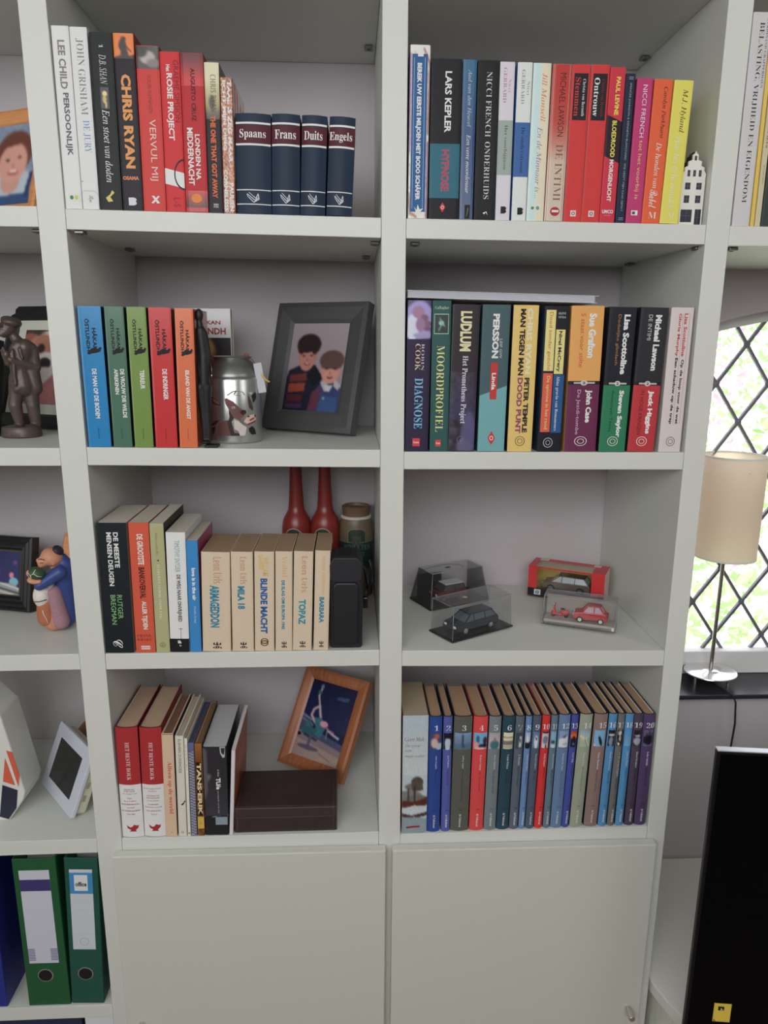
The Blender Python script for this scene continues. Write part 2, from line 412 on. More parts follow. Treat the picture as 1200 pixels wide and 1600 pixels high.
for n in range(5):
    zb, zt = (FZ if n < 4 else 0.31), 1.12
    L, R = 'U%dL' % n, 'U%dR' % n
    v, f = hexa([(ux(L, zb), 0, zb), (ux(R, zb), 0, zb), (ux(R, zt), 0, zt), (ux(L, zt), 0, zt), (ux(L, zb), D, zb), (ux(R, zb), D, zb), (ux(R, zt), D, zt), (ux(L, zt), D, zt)])
    bev(lz(mesh_obj('upright', v, f, WHITE, bc)), 0.0008)
SH = {(1, 1): ((103.7, 326), (596, 340)), (2, 1): ((636, 341), (1103, 351)), (1, 2): ((138, 699), (596, 703)), (2, 2): ((631, 706), (1065, 707)),
      (1, 3): ((165, 1022), (594, 1016)), (2, 3): ((628, 1017), (1036, 1017)), (1, 4): ((188, 1311), (592, 1300)), (2, 4): ((625, 1304), (1011, 1291)),
      (0, 1): ((0, 322), (58, 322)), (0, 2): ((0, 700), (97, 700)), (0, 3): ((0, 1026), (125, 1022)), (0, 4): ((0, 1318), (152, 1311)), (0, 5): ((0, 1578), (175, 1570)),
      (3, 1): ((1143, 353), (1200, 354))}
_Z = {k: (on(*a, 1, 0), on(*b, 1, 0)) for k, (a, b) in SH.items()}
for b_ in (0, 1, 2, 3):
    for lv, zz in ((0, 0.7), (-1, 1.05)): _Z[(b_, lv)] = (np.array([-1, 0, zz]), np.array([1, 0, zz]))
for b_ in (1, 2): _Z[(b_, 6)] = (np.array([-1, 0, FZ + 0.07]), np.array([1, 0, FZ + 0.07]))
_Z[(0, 6)] = (np.array([-1, 0, FZ + 0.07]), np.array([1, 0, FZ + 0.07]))
def sz(bay, lv, x):
    a, b = _Z[(bay, lv)]
    s = (b[2] - a[2]) / (b[0] - a[0])
    if bay in (0, 3): s = 0 if abs(b[0] - a[0]) < 0.07 else s * 0.4; return b[2] + s * (x - b[0]) if bay == 0 else a[2]
    return a[2] + s * (x - a[0])
for (bay, lv) in sorted(_Z):
    L, R = 'U%dR' % bay, 'U%dL' % (bay + 1)
    zz = _Z[(bay, lv)][0][2]; xl, xr = ux(L, zz) + 0.0004, ux(R, zz) - 0.0004
    za, zb = sz(bay, lv, xl), sz(bay, lv, xr)
    v, f = hexa([(xl, 0.0006, za - TH), (xr, 0.0006, zb - TH), (xr, 0.0006, zb), (xl, 0.0006, za), (xl, D, za - TH), (xr, D, zb - TH), (xr, D, zb), (xl, D, za)])
    bev(lz(mesh_obj('shelf', v, f, WHITE, bc)), 0.0008)
# doors with knobs
KN = mat((190, 188, 184), 0.3, metal=0.9)
for x0, x1, kx in ((-0.4909, -0.0057, -0.462), (0.0059, 0.4905, 0.465)):
    d = box('door', (x0, -0.0205, FZ + 0.06), (x1, -0.002, -0.7215), WHITE_DOOR, bc, 0.0022); lz(d)
    k = lathe('knob', [(0.0045, 0), (0.0045, 0.006), (0.0062, 0.008), (0.0062, 0.026), (0.005, 0.0275)], KN, d, 20, loc=(kx, -0.0204, -1.082), rot=(math.pi / 2, 0, 0))
# little metal shelf clips under the shelves
CL = mat((120, 118, 115), 0.35, metal=0.7)
def clip(px, py, bay, lv):
    z = _Z[(bay, lv)][0][2] - TH; P = on(px, py, 2, sz(bay, lv, on(px, py, 2, z)[0]) - TH)
    x = P[0]
    c = box('shelf_clip', (x - 0.007, P[1] - 0.009, P[2] - 0.005), (x + 0.007, P[1] + 0.009, P[2] - 0.0002), CL, bc, 0.0015); lz(c)
    s = lathe('screw', [(0.003, -0.0062), (0.003, -0.0046)], mat((90, 88, 86), 0.3, metal=0.8), c, 12, loc=(x, P[1], P[2]))
for a in ((576, 73, 1, 0), (1007, 89, 2, 0), (203, 388, 1, 1), (572, 400, 1, 1), (126, 361, 1, 1), (586, 378, 1, 1), (648, 379, 2, 1), (984, 411, 2, 1), (1090, 386, 2, 1), (60, 359, 0, 1), (1143, 387, 3, 1)):
    clip(*a)

# ---------------------------------------------------------------- television cabinet, television
ZC = -1.05
tc = thing('television_cabinet', 'low white cabinet with rounded top behind and under the black television', 'cabinet', (0.9, 0.1, FZ))
poly = [(0.516, 0.35), (0.5197, 0.004), (0.531, -0.04), (0.552, -0.089), (0.60, -0.16), (0.68, -0.22), (0.80, -0.25), (1.7, -0.25), (1.7, 0.35)]
def off(p, d): return [(x + (d if x < 0.9 else 0), y + (d * 1.2 if y < 0.1 else -0.002)) for x, y in p]
prism('top', poly, ZC - 0.026, ZC, mat((216, 212, 206), 0.5, grain=0.03, gscale=200), tc, 0.002, 'z', loc=(-0.9, -0.1, -FZ))
prism('body', off(poly, 0.012), FZ + 0.05, ZC - 0.026, wood_mat((196, 198, 186), (212, 213, 202), 0.5, 'Z', 14), tc, 0.001, 'z', loc=(-0.9, -0.1, -FZ))
prism('plinth', off(poly, 0.04), FZ, FZ + 0.05, mat((120, 118, 116), 0.6), tc, 0.0, 'z', loc=(-0.9, -0.1, -FZ))
TVY = -0.15
tl, tb = on(1122, 1173, 1, TVY), on(1073, 1600, 1, TVY)
tv = thing('television', 'black flat screen television with a small yellow energy sticker in its corner', 'television', (1.0, TVY, ZC))
x0, x1, z0, z1 = (tl[0] + tb[0]) / 2, (tl[0] + tb[0]) / 2 + 1.0, ZC + 0.004, tl[2]
BK = mat((14, 15, 19), 0.35, spec=0.3)
TVA = math.radians(-7); TX = (tl[0] + tb[0]) / 2 - 0.003; TW = 1.0; TH_ = tl[2] - ZC
tv.location = (TX, TVY, ZC); tv.rotation_euler = (0, 0, TVA)
def tvl(o): return o
box('housing', (0, 0, 0.012), (TW, 0.011, TH_), BK, tv, 0.002)
box('rear_housing', (0.12, 0.0112, 0.05), (TW - 0.12, 0.05, TH_ * 0.7), BK, tv, 0.006)
box('screen', (0.006, -0.0012, 0.03), (TW - 0.006, 0.001, TH_ - 0.006), mat((2, 3, 6), 0.2, spec=0.12), tv)
box('top_trim', (0, -0.0014, TH_ - 0.0005), (TW, 0.0115, TH_ + 0.0015), mat((190, 194, 204), 0.3, metal=0.5), tv, 0.0005)
for q in (0.14, 0.86): box('foot', (q - 0.01, -0.06, 0), (q + 0.01, 0.09, 0.006), BK, tv, 0.001); box('foot_post', (q - 0.008, 0.0015, 0.006), (q + 0.008, 0.0105, 0.0125), BK, tv)
def tvp(px, py):                     # a point of the picture on the turned screen, in the television's own frame
    n = np.array([math.sin(TVA), -math.cos(TVA), 0]); d = ROT.T @ np.array([(px - 600) / FOC, -(py - 800) / FOC, 1.0])
    P = CAM + d * (np.dot(np.array([TX, TVY, 0]) - CAM * [1, 1, 0], n) / np.dot(d, n)); q = P - np.array([TX, TVY, ZC])
    return q[0] * math.cos(TVA) + q[1] * math.sin(TVA), q[2]
a, b = tvp(1116, 1566), tvp(1139, 1596)
st = box('energy_sticker', (a[0], -0.0018, b[1]), (b[0], -0.0013, a[1]), mat((224, 186, 20), 0.5), tv)
box('sticker_print', (a[0] + 0.007, -0.0021, a[1] - 0.014), (a[0] + 0.017, -0.0019, a[1] - 0.006), mat((20, 18, 16), 0.5), st)
prism('sticker_arrow', [(a[0] + 0.011, a[1] - 0.013), (a[0] + 0.016, a[1] - 0.013), (a[0] + 0.011, a[1] - 0.008)], -0.0023, -0.0022, mat((224, 190, 40), 0.5), st)
prism('sticker_corner', [(a[0] + 0.001, b[1] + 0.001), (a[0] + 0.006, b[1] + 0.001), (a[0] + 0.001, b[1] + 0.005)], -0.0021, -0.0019, mat((150, 60, 20), 0.5), st)

# ---------------------------------------------------------------- books
PAPER = {}
def paper(col):
    if col not in PAPER: PAPER[col] = mat(col, 0.85, grain=0.16, gscale=40, stretch=(60, 1, 1), bump=0.3)
    return PAPER[col]
PW, PB, PG = (196, 188, 172), (170, 142, 112), (190, 190, 190)     # page colours: cream, browned, grey white
INK = {}
def ink(col, rough=0.5): return mat(col, rough, spec=0.25)
_last = {}
def solve_x(px, Y, zf, x=0.0):
    for _ in range(6):
        py = proj((x, Y, zf(x)))[1]; x = on(px, py, 1, Y)[0]
    return x
def book(bay, lv, q, spine, label, prints=(), depth=0.135, left=None, right=None, pages=PW, hard=False, rnd=0.0, y=0.003, group=None, gloss=0.5, name=None, maxlean=0.2):
    zf = lambda x: sz(bay, lv, x)
    xbl, xbr, xtl, xtr, yt = q
    Xbl, Xbr = solve_x(xbl, y, zf), solve_x(xbr, y, zf)
    T1, T2 = on(xtl, yt, 1, y), on(xtr, yt, 1, y)
    zs = zf(Xbl); h = T1[2] - zs
    lean = (math.atan2(T1[0] - Xbl, h) + math.atan2(T2[0] - Xbr, h)) / 2
    lean = max(-maxlean, min(maxlean, lean))
    w = ((Xbr - Xbl) + (T2[0] - T1[0])) / 2 * math.cos(lean)
    xm = (Xbl + Xbr) / 2; x0 = xm - w / 2 / math.cos(lean)
    # never cross the neighbour on the left
    key = (bay, lv)
    Lb_ = lambda z: ux('U%dR' % bay, z) + 0.0008
    if key not in _last:
        if x0 < Lb_(zs): x0 = Lb_(zs)
        if x0 + math.tan(lean) * h < Lb_(zs + h): lean = math.atan2(Lb_(zs + h) - x0, h)
    if key in _last and y - 0.04 < _last[key][4]:
        px0, pw, pl, ph, _ = _last[key]
        e = 0.0009
        rb = px0 + pw / math.cos(pl) + e
        if x0 < rb: w -= (rb - x0) * 0.5; x0 = rb
        hm = min(h, ph); rt = rb + math.tan(pl) * hm
        if x0 + math.tan(lean) * hm < rt: lean = math.atan2(rt - x0, hm)
    Rb_ = ux('U%dL' % (bay + 1), zs + h) - 0.001
    if bay < 3 and x0 + w / math.cos(lean) + math.tan(lean) * h > Rb_: lean = math.atan2(Rb_ - x0 - w / math.cos(lean), h)
    Rb_ = ux('U%dL' % (bay + 1), zs) - 0.001
    if bay < 3 and x0 + w > Rb_: w = Rb_ - x0
    _last[key] = (x0, w, lean, h, y)
    ty = name or ('hardcover_book' if hard else 'paperback_book')
    lift = w * math.sin(abs(lean)) if lean > 0 else 0.0
    # a leaning book turns about the corner that touches the shelf
    t = thing(ty, label, 'book', (x0, y, max(zf(x0), zf(x0 + w)) + 0.0004), (0, lean, 0), group)
    if lean > 0: t.location.z += w * math.sin(lean)
    h = (h - (w * math.sin(lean) if lean > 0 else 0)) / math.cos(lean) if h > 0 else h
    n = 12; p = 2 if rnd else 10; b = rnd if rnd else 0.0009
    def ys(u): return b * abs(2 * u - 1) ** p
    tc = 0.0022 if hard else 0.0006
    outer = [(0, depth)] + [(w * i / n, ys(i / n)) for i in range(n + 1)] + [(w, depth)]
    inner = [(w - tc, depth), (w - tc, b + tc + 0.002)] + [(tc + (w - 2 * tc) * (1 - i / n), ys(1 - i / n) + tc + 0.0005) for i in range(1, n)] + [(tc, b + tc + 0.002), (tc, depth)]
    prof = outer + inner; m = len(prof)
    V = [(a, c, 0) for a, c in prof] + [(a, c, h) for a, c in prof]
    F = []; I = []
    for i in range(m):
        j = (i + 1) % m; F.append((i, j, j + m, i + m))
        I.append(1 if i == 0 else 2 if i == n + 1 else 0 if i <= n else 3)
    # caps as strips between outer and inner
    no = len(outer); ni = len(inner)
    for z in (0, m):
        seq_o = [i for i in range(no)]; seq_i = [m - 1 - i for i in range(ni)]
        pairs = list(zip(seq_o, seq_i))
        for a_, b_ in zip(pairs[:-1], pairs[1:]):
            f = (a_[0] + z, a_[1] + z, b_[1] + z, b_[0] + z)
            F.append(f if z == 0 else f[::-1]); I.append(1)
    sm = mat(spine, gloss, spec=0.5 if gloss < 0.3 else 0.25)
    lm = mat(left, gloss) if left else sm; rm = mat(right, gloss) if right else sm
    c = mesh_obj('cover', V, F, [sm, lm, rm, mat((215, 210, 200), 0.8)], t, idx=I)
    # pages
    ov = 0.003 if hard else 0.0004; fo = 0.004 if hard else 0.0006
    g = tc + 0.0001
    pf = [(g, depth - fo), (g, b + tc + 0.0022)] + [(g + (w - 2 * g) * i / n, ys(i / n) + tc + 0.0008 + (0.001 if hard else 0)) for i in range(1, n)] + [(w - g, b + tc + 0.0022), (w - g, depth - fo)]
    k = len(pf)
    V = [(a, c_, ov) for a, c_ in pf] + [(a, c_, h - ov) for a, c_ in pf]
    F = [(i, (i + 1) % k, (i + 1) % k + k, i + k) for i in range(k)] + [tuple(range(k - 1, -1, -1)), tuple(range(k, 2 * k))]
    mesh_obj('page_block', V, F, paper(pages), t)
    lay = [0]
    def Y(u, d): return ys(min(1, max(0, u))) - d
    for s in prints:
        lay[0] += 1; d = 0.00015 + 0.00006 * lay[0]
        k = s[0]
        if k in 'th':                                   # lettering: t runs down the spine, h across it
            _, txt, f, u0, u1, v0, v1, col = s[:8]
            tv_, tf, asp = text_geo(txt, f)
            if k == 't': UU, VV = u0 + (u1 - u0) * tv_[:, 1], v0 + (v1 - v0) * tv_[:, 0]
            else: UU, VV = u0 + (u1 - u0) * tv_[:, 0], v1 + (v0 - v1) * tv_[:, 1]
            vs = [(u * w, Y(u, d), h * (1 - v)) for u, v in zip(UU, VV)]
            mesh_obj('lettering', vs, tf, ink(col), t)
        elif k == 'r':                                  # printed band or panel
            _, u0, u1, v0, v1, col = s[:6]; nn = 10
            sl_ = s[6] if len(s) > 6 else 0.0           # slanted edges
            vs = []; 
            for i in range(nn + 1):
                u = u0 + (u1 - u0) * i / nn; q_ = sl_ * (i / nn - 0.5)
                vs += [(u * w, Y(u, d), h * (1 - v1 - q_)), (u * w, Y(u, d), h * (1 - v0 - q_))]
            mesh_obj('printed_band', vs, [(2 * i, 2 * i + 2, 2 * i + 3, 2 * i + 1) for i in range(nn)], ink(col), t)
        elif k == 'p':                                  # emblem: polygon in spine coordinates
            _, pts, col = s
            mesh_obj('emblem', [(u * w, Y(u, d), h * (1 - v)) for u, v in pts], [tuple(range(len(pts)))], ink(col), t)
        elif k == 'e':                                  # emblem: disc, radius as part of the height
            _, cu, cv, ru, rv, col = s
            pts = [(cu + ru * math.cos(6.2832 * i / 24), cv + rv * math.sin(6.2832 * i / 24)) for i in range(24)]
            mesh_obj('emblem', [(u * w, Y(u, d), h * (1 - v)) for u, v in pts], [tuple(range(24))], ink(col), t)
        elif k == 'o':                                  # emblem: ring
            _, cu, cv, ru, rv, th_, col = s; vs = []
            for i in range(25):
                a_ = 6.2832 * i / 24
                for q_ in (1, 1 - th_): u = min(.99, cu + ru * q_ * math.cos(a_)); vs.append((u * w, Y(u, d), h * (1 - cv - rv * q_ * math.sin(a_))))
            mesh_obj('emblem', vs, [(2 * i, 2 * i + 2, 2 * i + 3, 2 * i + 1) for i in range(24)], ink(col), t)
        elif k == 'c':                                  # printed picture
            _, pic, u0, u1, v0, v1 = s
            pic_obj('printed_picture', pic, lambda a_, b_: ((u0 + (u1 - u0) * a_) * w, Y(u0 + (u1 - u0) * a_, d), h * (1 - v0 - (v1 - v0) * b_)), t)
        elif k == 'K':                                  # picture on the right cover
            _, pic, y0, y1, v0, v1 = s
            pic_obj('cover_picture', pic, lambda a_, b_: (w + d, b + (y0 + (y1 - y0) * a_) * (depth - b), h * (1 - v0 - (v1 - v0) * b_)), t)
        elif k == 'T':                                  # lettering on the right cover, reading towards the back
            _, txt, f, y0, y1, v0, v1, col = s
            tv_, tf, asp = text_geo(txt, f)
            mesh_obj('cover_lettering', [(w + d, b + (y0 + (y1 - y0) * a_) * (depth - b), h * (1 - v1 - (v0 - v1) * b_)) for a_, b_ in tv_], tf, ink(col), t)
    return t, w, h
W_, K_ = (226, 226, 226), (24, 26, 30)
def logo_leaf(v): return [('r', .25, .9, v, v + .045, (206, 214, 206)), ('e', .42, v + .02, .11, .012, (60, 130, 80)), ('e', .7, v + .02, .10, .014, (196, 190, 90))]
def bubble(cu, v, col): return [('e', cu, v + .012, .20, .013, col), ('e', cu, v + .032, .20, .014, col), ('r', cu - .2, cu + .0, v, v + .046, col)]

# --- first compartment, top left
G = 'novels on the top left shelf'
book(1, 1, (103.7, 128, 78, 107, 40), (214, 216, 222), 'white paperback leftmost on its shelf, grey capitals ending in PERSOONLIJK', [('t', 'LEE CHILD', 'H', .3, .72, .075, .335, (130, 118, 122)), ('t', 'PERSOONLIJK', 'H', .3, .72, .355, .70, (96, 98, 108))] + logo_leaf(.915), group=G)
book(1, 1, (129.5, 155.5, 107.5, 134.5, 42), (212, 214, 220), 'white paperback with thin blue-grey serif title DE JURY and torn foot', [('t', 'JOHN GRISHAM', 'R', .3, .75, .06, .47, (138, 128, 130)), ('t', 'DE JURY', 'R', .35, .78, .50, .68, (120, 150, 186)),
    ('p', [(0.02, .905), (.1, .893), (.8, .893), (.97, .91), (.99, .998), (.02, .998)], (190, 188, 196)), ('p', [(0.03, .91), (.12, .898), (.78, .898), (.95, .914), (.97, .995), (.04, .995)], (216, 216, 224)), ('t', 'R m', 'C', .35, .7, .92, .96, (130, 132, 138)), ('e', .1, .84, .04, .0025, (60, 60, 64))], group=G)
pk = Pic(14, 40, (36, 40, 40)).ell(.5, .3, .3, .14, (216, 196, 130)).ell(.45, .55, .24, .2, (190, 160, 96)).ell(.6, .8, .1, .2, (206, 180, 120)).blur()
book(1, 1, (156, 191, 137.5, 174, 50), (38, 42, 42), 'black paperback with white handwritten title and small golden figures', [('t', '1', 'R', .42, .58, .065, .085, W_), ('t', 'D.B. SHAN', 'I', .38, .68, .12, .285, (196, 196, 190)), ('c', pk, .35, .72, .30, .42), ('t', 'Een stoet van doden', 'I', .38, .7, .425, .84, (226, 226, 220)), ('p', [(.6, .885), (.7, .90), (.5, .925), (.62, .95), (.4, .955), (.3, .93), (.5, .91)], (206, 190, 96))], group=G, left=(26, 28, 30))
po = Pic(24, 30, (238, 120, 48)).ell(.5, .22, .13, .1, (50, 26, 22)).ell(.45, .48, .19, .26, (50, 26, 22)).poly([(.4, .5), (.62, .5), (.75, .95), (.3, .98)], (46, 24, 22)).line([(.5, .4), (.85, .72)], .03, (46, 24, 22)).poly([(0, .97), (.3, .86), (.7, .92), (1, .82), (1, 1), (0, 1)], (40, 24, 24)).blur()
book(1, 1, (193, 224, 175, 207.5, 51), (44, 40, 46), 'black paperback with large orange capitals and orange top showing a soldier', [('c', po, .01, .99, .003, .14), ('t', 'CHRIS RYAN', 'B', .27, .75, .225, .755, (240, 146, 72)), ('h', 'OSAMA', 'B', .08, .88, .80, .822, (216, 130, 80))] + bubble(.5, .925, (206, 204, 214)), right=(120, 34, 28), group=G)
pc = Pic(26, 30, (66, 62, 64)).ell(.5, .5, .35, .3, (168, 160, 156)).ell(.75, .75, .3, .2, (120, 110, 108)).ell(.2, .2, .3, .3, (44, 42, 44)).poly([(.75, 0), (1, 0), (1, .5)], (60, 84, 70)).blur(3)
book(1, 1, (225.5, 259.5, 211, 247.5, 71), (206, 54, 48), 'red paperback with grey photo at its head and thin title VERVUL MIJ', [('c', pc, .01, .99, .003, .135), ('t', 'JULIE KENNER', 'N', .4, .6, .17, .40, (140, 60, 56)), ('t', 'VERVUL MIJ', 'N', .35, .72, .435, .81, (232, 190, 180)), ('p', [(.38, .905), (.5, .905), (.75, .95), (.62, .953)], (236, 220, 216)), ('p', [(.66, .905), (.75, .908), (.45, .953), (.35, .95)], (236, 220, 216))], group=G, right=(40, 34, 36))
book(1, 1, (261, 290, 248, 279.5, 80.5), (206, 30, 38), 'red paperback showing part of a bicycle wheel on its spine', [('t', 'GRAEME SIMSION', 'N', .66, .92, .05, .43, (110, 26, 34)), ('t', 'Het', 'H', .3, .5, .078, .12, (236, 226, 228)), ('t', 'ROSIE PROJECT', 'H', .22, .6, .13, .545, (238, 228, 230)),
    ('r', 0, 1, .735, .835, (222, 222, 224), .03), ('o', 1.0, .76, .52, .10, .12, (44, 40, 44)), ('t', 'L-S', 'N', .4, .75, .91, .97, (150, 30, 36))], group=G)
book(1, 1, (291, 325.5, 280, 316, 82.5), (186, 28, 36), 'dark red paperback with white title MIDDERNACHT and an orange disc', [('c', Pic(8, 40, (186, 28, 36)).grad((84, 26, 34), (190, 28, 36), 0, .8).blur(), .01, .99, .003, .2), ('c', Pic(8, 40, (186, 28, 36)).grad((190, 28, 36), (70, 34, 38), .0, .8).blur(), .01, .99, .86, .998),
    ('t', 'AUGUSTO CRUZ', 'H', .42, .62, .09, .42, (96, 20, 30)), ('t', 'LONDEN NA', 'H', .52, .74, .50, .79, (236, 222, 222)), ('t', 'MIDDERNACHT', 'H', .18, .44, .46, .825, (236, 222, 222)), ('e', .5, .91, .24, .03, (226, 128, 44)), ('r', .26, .74, .945, .948, (196, 96, 50)), ('r', .26, .74, .952, .955, (196, 96, 50))], group=G, right=(110, 40, 40))
pt = Pic(20, 40, (206, 200, 168)).grad((206, 200, 168), (150, 140, 96), .3, .75).grad((150, 140, 96), (52, 42, 40), .75, 1).ell(.45, .7, .2, .12, (70, 64, 48)).blur()
book(1, 1, (327, 349, 317, 341, 97), (44, 40, 46), 'dark paperback fading to pale yellow at its head, orange capitals', [('c', pt, .01, .99, .002, .37), ('t', 'CHRIS RYAN', 'O', .4, .75, .08, .32, (54, 52, 46)), ('t', 'THE ONE THAT GOT AWAY', 'B', .3, .66, .345, .90, (214, 96, 44)), ('h', 'RED', 'B', .35, .7, .937, .95, (190, 180, 184)), ('h', 'FOX', 'B', .35, .7, .953, .966, (190, 180, 184))], group=G, right=(90, 84, 66))
rr = np.random.RandomState(4)
ptaal = Pic(24, 200, (170, 110, 84)).noise(34, 3, 2).noise(20, 6, 1)
pcov = Pic(50, 80, (214, 206, 200)).line([(.15, .0), (.15, .55)], .05, (176, 40, 44)).line([(.35, .05), (.35, .5), (.5, .5)], .045, (176, 40, 44)).line([(.62, .1), (.62, .55)], .05, (176, 40, 44)).line([(.85, .1), (.85, .6)], .05, (176, 40, 44)).noise(14, 2, 2).grad((180, 170, 160), (180, 90, 70), .75, 1)
book(1, 1, (350, 368, 344, 362, 121), (172, 112, 86), 'speckled brown paperback crowded with white capitals, left of the dictionaries', [('c', ptaal, .01, .99, .002, .998), ('t', 'TAAL IS ZEG MAAR', 'B', .55, .92, .02, .62, (236, 226, 218)), ('t', 'PAULIEN', 'B', .55, .92, .77, .985, (236, 226, 218)), ('t', 'ECHT MIJN DING', 'B', .08, .42, .02, .53, (236, 226, 218)), ('t', 'CORNELISSE', 'B', .08, .42, .67, .99, (236, 226, 218)), ('K', pcov, .02, .98, .01, .99)], group=G, depth=.125)
def dictionary(q, nm, u0, u1, label, **k):
    lw = (226, 226, 228)
    book(1, 1, q, (26, 44, 66), label, [('r', 0, 1, .115, .29, (84, 26, 40)), ('r', .01, .99, .085, .105, lw), ('r', .01, .99, .295, .315, lw), ('h', nm, 'S', u0, u1, .155, .245 if nm not in ('Spaans', 'Engels') else .26, lw), ('r', .01, .99, .755, .765, lw), ('r', .01, .99, .90, .91, lw),
        # open book emblem as outline strokes
        *[('p', pp, (190, 200, 212)) for pp in (
            [(.30, .80), (.33, .80), (.56, .865), (.54, .872)], [(.30, .80), (.32, .80), (.35, .83), (.33, .83)], [(.35, .785), (.375, .785), (.6, .85), (.58, .855)], [(.33, .83), (.36, .83), (.52, .885), (.50, .89)],
            [(.50, .882), (.52, .89), (.67, .855), (.66, .845)], [(.54, .862), (.56, .87), (.64, .84), (.62, .835)], [(.62, .80), (.645, .80), (.665, .85), (.64, .855)], [(.56, .84), (.58, .845), (.64, .80), (.62, .795)])]],
        depth=.13, hard=True, rnd=.005, group='language dictionaries in navy hardcover', gloss=.5, **k)
dictionary((370, 423.5, 366, 423, 176), 'Spaans', .12, .86, 'navy hardcover dictionary, the thickest of four, titled Spaans')
dictionary((425, 468, 424, 468.5, 177), 'Frans', .11, .86, 'navy hardcover dictionary titled Frans')
dictionary((469.5, 507, 471, 512, 179), 'Duits', .1, .83, 'navy hardcover dictionary titled Duits')
dictionary((509.5, 549, 515.5, 556, 181), 'Engels', .02, .9, 'navy hardcover dictionary titled Engels, at the right end of its row', right=(70, 56, 54))

# --- second compartment, top right
G = 'novels on the top right shelf'
pb = Pic(30, 200, (214, 206, 196)).noise(16, 8, 3).poly([(0, 0), (1, 0), (1, .08), (0, .02)], (220, 216, 210)).line([(.7, .02), (1, .1), (.95, .5)], .05, (160, 120, 110)).line([(0, .85), (.1, .97), (.4, .99)], .06, (150, 120, 104)).line([(.96, .55), (.96, 1)], .04, (140, 100, 130)).line([(.02, .05), (.02, .6)], .05, (150, 120, 160)).blur()
book(2, 1, (637, 667, 641.7, 672.7, 70), (212, 206, 198), 'tall pale paperback with a long narrow blue title panel, leftmost on its shelf', [('c', pb, .01, .99, .002, .998), ('r', .1, .88, .05, .96, (34, 92, 150)), ('r', .2, .215, .07, .94, (196, 204, 216)), ('r', .74, .755, .07, .94, (196, 204, 216)), ('t', 'BEREIK UW EERSTE MILJOEN MET BODO SCHÄFER', 'B', .30, .64, .10, .89, (222, 226, 228)),
    ('r', .38, .66, .025, .065, (226, 222, 212)), ('p', [(.32, .93), (.45, .95), (.5, .915), (.6, .945), (.8, .94), (.65, .96), (.7, .985), (.48, .968), (.35, .982), (.4, .955)], (232, 224, 208))], group=G, depth=.15, left=(130, 110, 160))
book(2, 1, (669.8, 715.3, 674, 723, 91.5), (30, 30, 36), 'thick black paperback with a teal panel and red title, beside the narrow blue panel book', [('t', 'LARS KEPLER', 'H', .46, .68, .075, .45, (226, 226, 228)), ('r', .005, .995, .52, .865, (38, 104, 124)), ('t', 'HYPNOSE', 'B', .38, .66, .555, .82, (170, 72, 92)), ('p', [(.36, .925), (.46, .893), (.56, .925), (.46, .957)], (206, 40, 50)), ('o', .46, .925, .05, .012, .4, (236, 200, 200))], group=G)
pa = Pic(6, 60, (40, 90, 120)).grad((36, 96, 130), (28, 64, 110), 0, .5).grad((28, 64, 110), (74, 84, 120), .5, 1)
book(2, 1, (717.5, 738, 724, 746, 93), (30, 74, 118), 'narrow blue paperback with pale handwritten lettering between two black ones', [('c', pa, .02, .98, .002, .998), ('t', 'Aad van den Heuvel', 'I', .4, .68, .06, .41, (176, 190, 196)), ('t', 'Een verre moordenaar', 'I', .38, .68, .46, .83, (232, 236, 238)), ('r', .38, .78, .905, .995, (28, 26, 32)), ('p', [(.6, .92), (.66, .93), (.58, .97), (.45, .985), (.55, .965)], (120, 110, 90))], group=G, left=(140, 166, 160))
book(2, 1, (739.8, 772.5, 747.8, 780.5, 94), (28, 30, 32), 'black paperback with grey serif title ONDERHUIDS', [('t', 'NICCI FRENCH', 'R', .42, .68, .07, .47, (196, 196, 192)), ('t', 'ONDERHUIDS', 'R', .42, .68, .50, .865, (196, 196, 192)), ('p', [(.42, .955), (.6, .945), (.66, .97), (.56, .95), (.5, .965)], W_)], group=G)
book(2, 1, (773.4, 796, 782.5, 805, 96.8), (206, 202, 212), 'white paperback with a grey-green panel on its spine', [('t', 'Nicci', 'R', .6, .78, .105, .185, (176, 140, 150)), ('t', 'GERRARD', 'R', .25, .48, .035, .25, (186, 120, 130)), ('r', 0, 1, .36, .705, (150, 164, 158)), ('t', 'Het voorbijgaan', 'R', .38, .64, .39, .67, (70, 78, 78))] + bubble(.55, .91, (30, 30, 34)), group=G)
book(2, 1, (799, 821, 809.5, 833, 97.4), (210, 214, 212), 'white paperback with a strong blue panel on its spine', [('t', 'Nicci', 'R', .68, .85, .115, .20, (130, 130, 130)), ('t', 'GERRARD', 'R', .3, .52, .045, .255, (140, 140, 140)), ('r', 0, 1, .37, .715, (52, 98, 162)), ('t', 'De onderstroom', 'R', .42, .66, .40, .69, (24, 40, 80))] + bubble(.58, .915, (24, 26, 30)), group=G, left=(50, 120, 190))
pj = Pic(30, 40, (190, 216, 228)).poly([(.48, 0), (1, 0), (1, 1), (.48, 1)], (232, 206, 180)).blur(3)
book(2, 1, (822, 849, 834.5, 862, 98.5), (206, 214, 222), 'half pale blue, half peach paperback with orange handwriting', [('c', pj, .03, .99, .002, .998), ('t', 'Jill Mansell', 'I', .52, .8, .06, .36, (206, 110, 62)), ('t', 'En de Minnaar is...', 'I', .4, .68, .395, .85, (136, 112, 160)), ('r', .2, .78, .89, .94, (206, 214, 206)), ('e', .32, .915, .09, .01, (60, 130, 80)), ('e', .62, .915, .1, .012, (96, 150, 110))], group=G)
pl = Pic(6, 80, (180, 40, 36)).grad((176, 44, 40), (176, 60, 50), 0, .35).grad((176, 60, 50), (196, 178, 160), .35, .62).grad((196, 178, 160), (196, 184, 168), .62, 1)
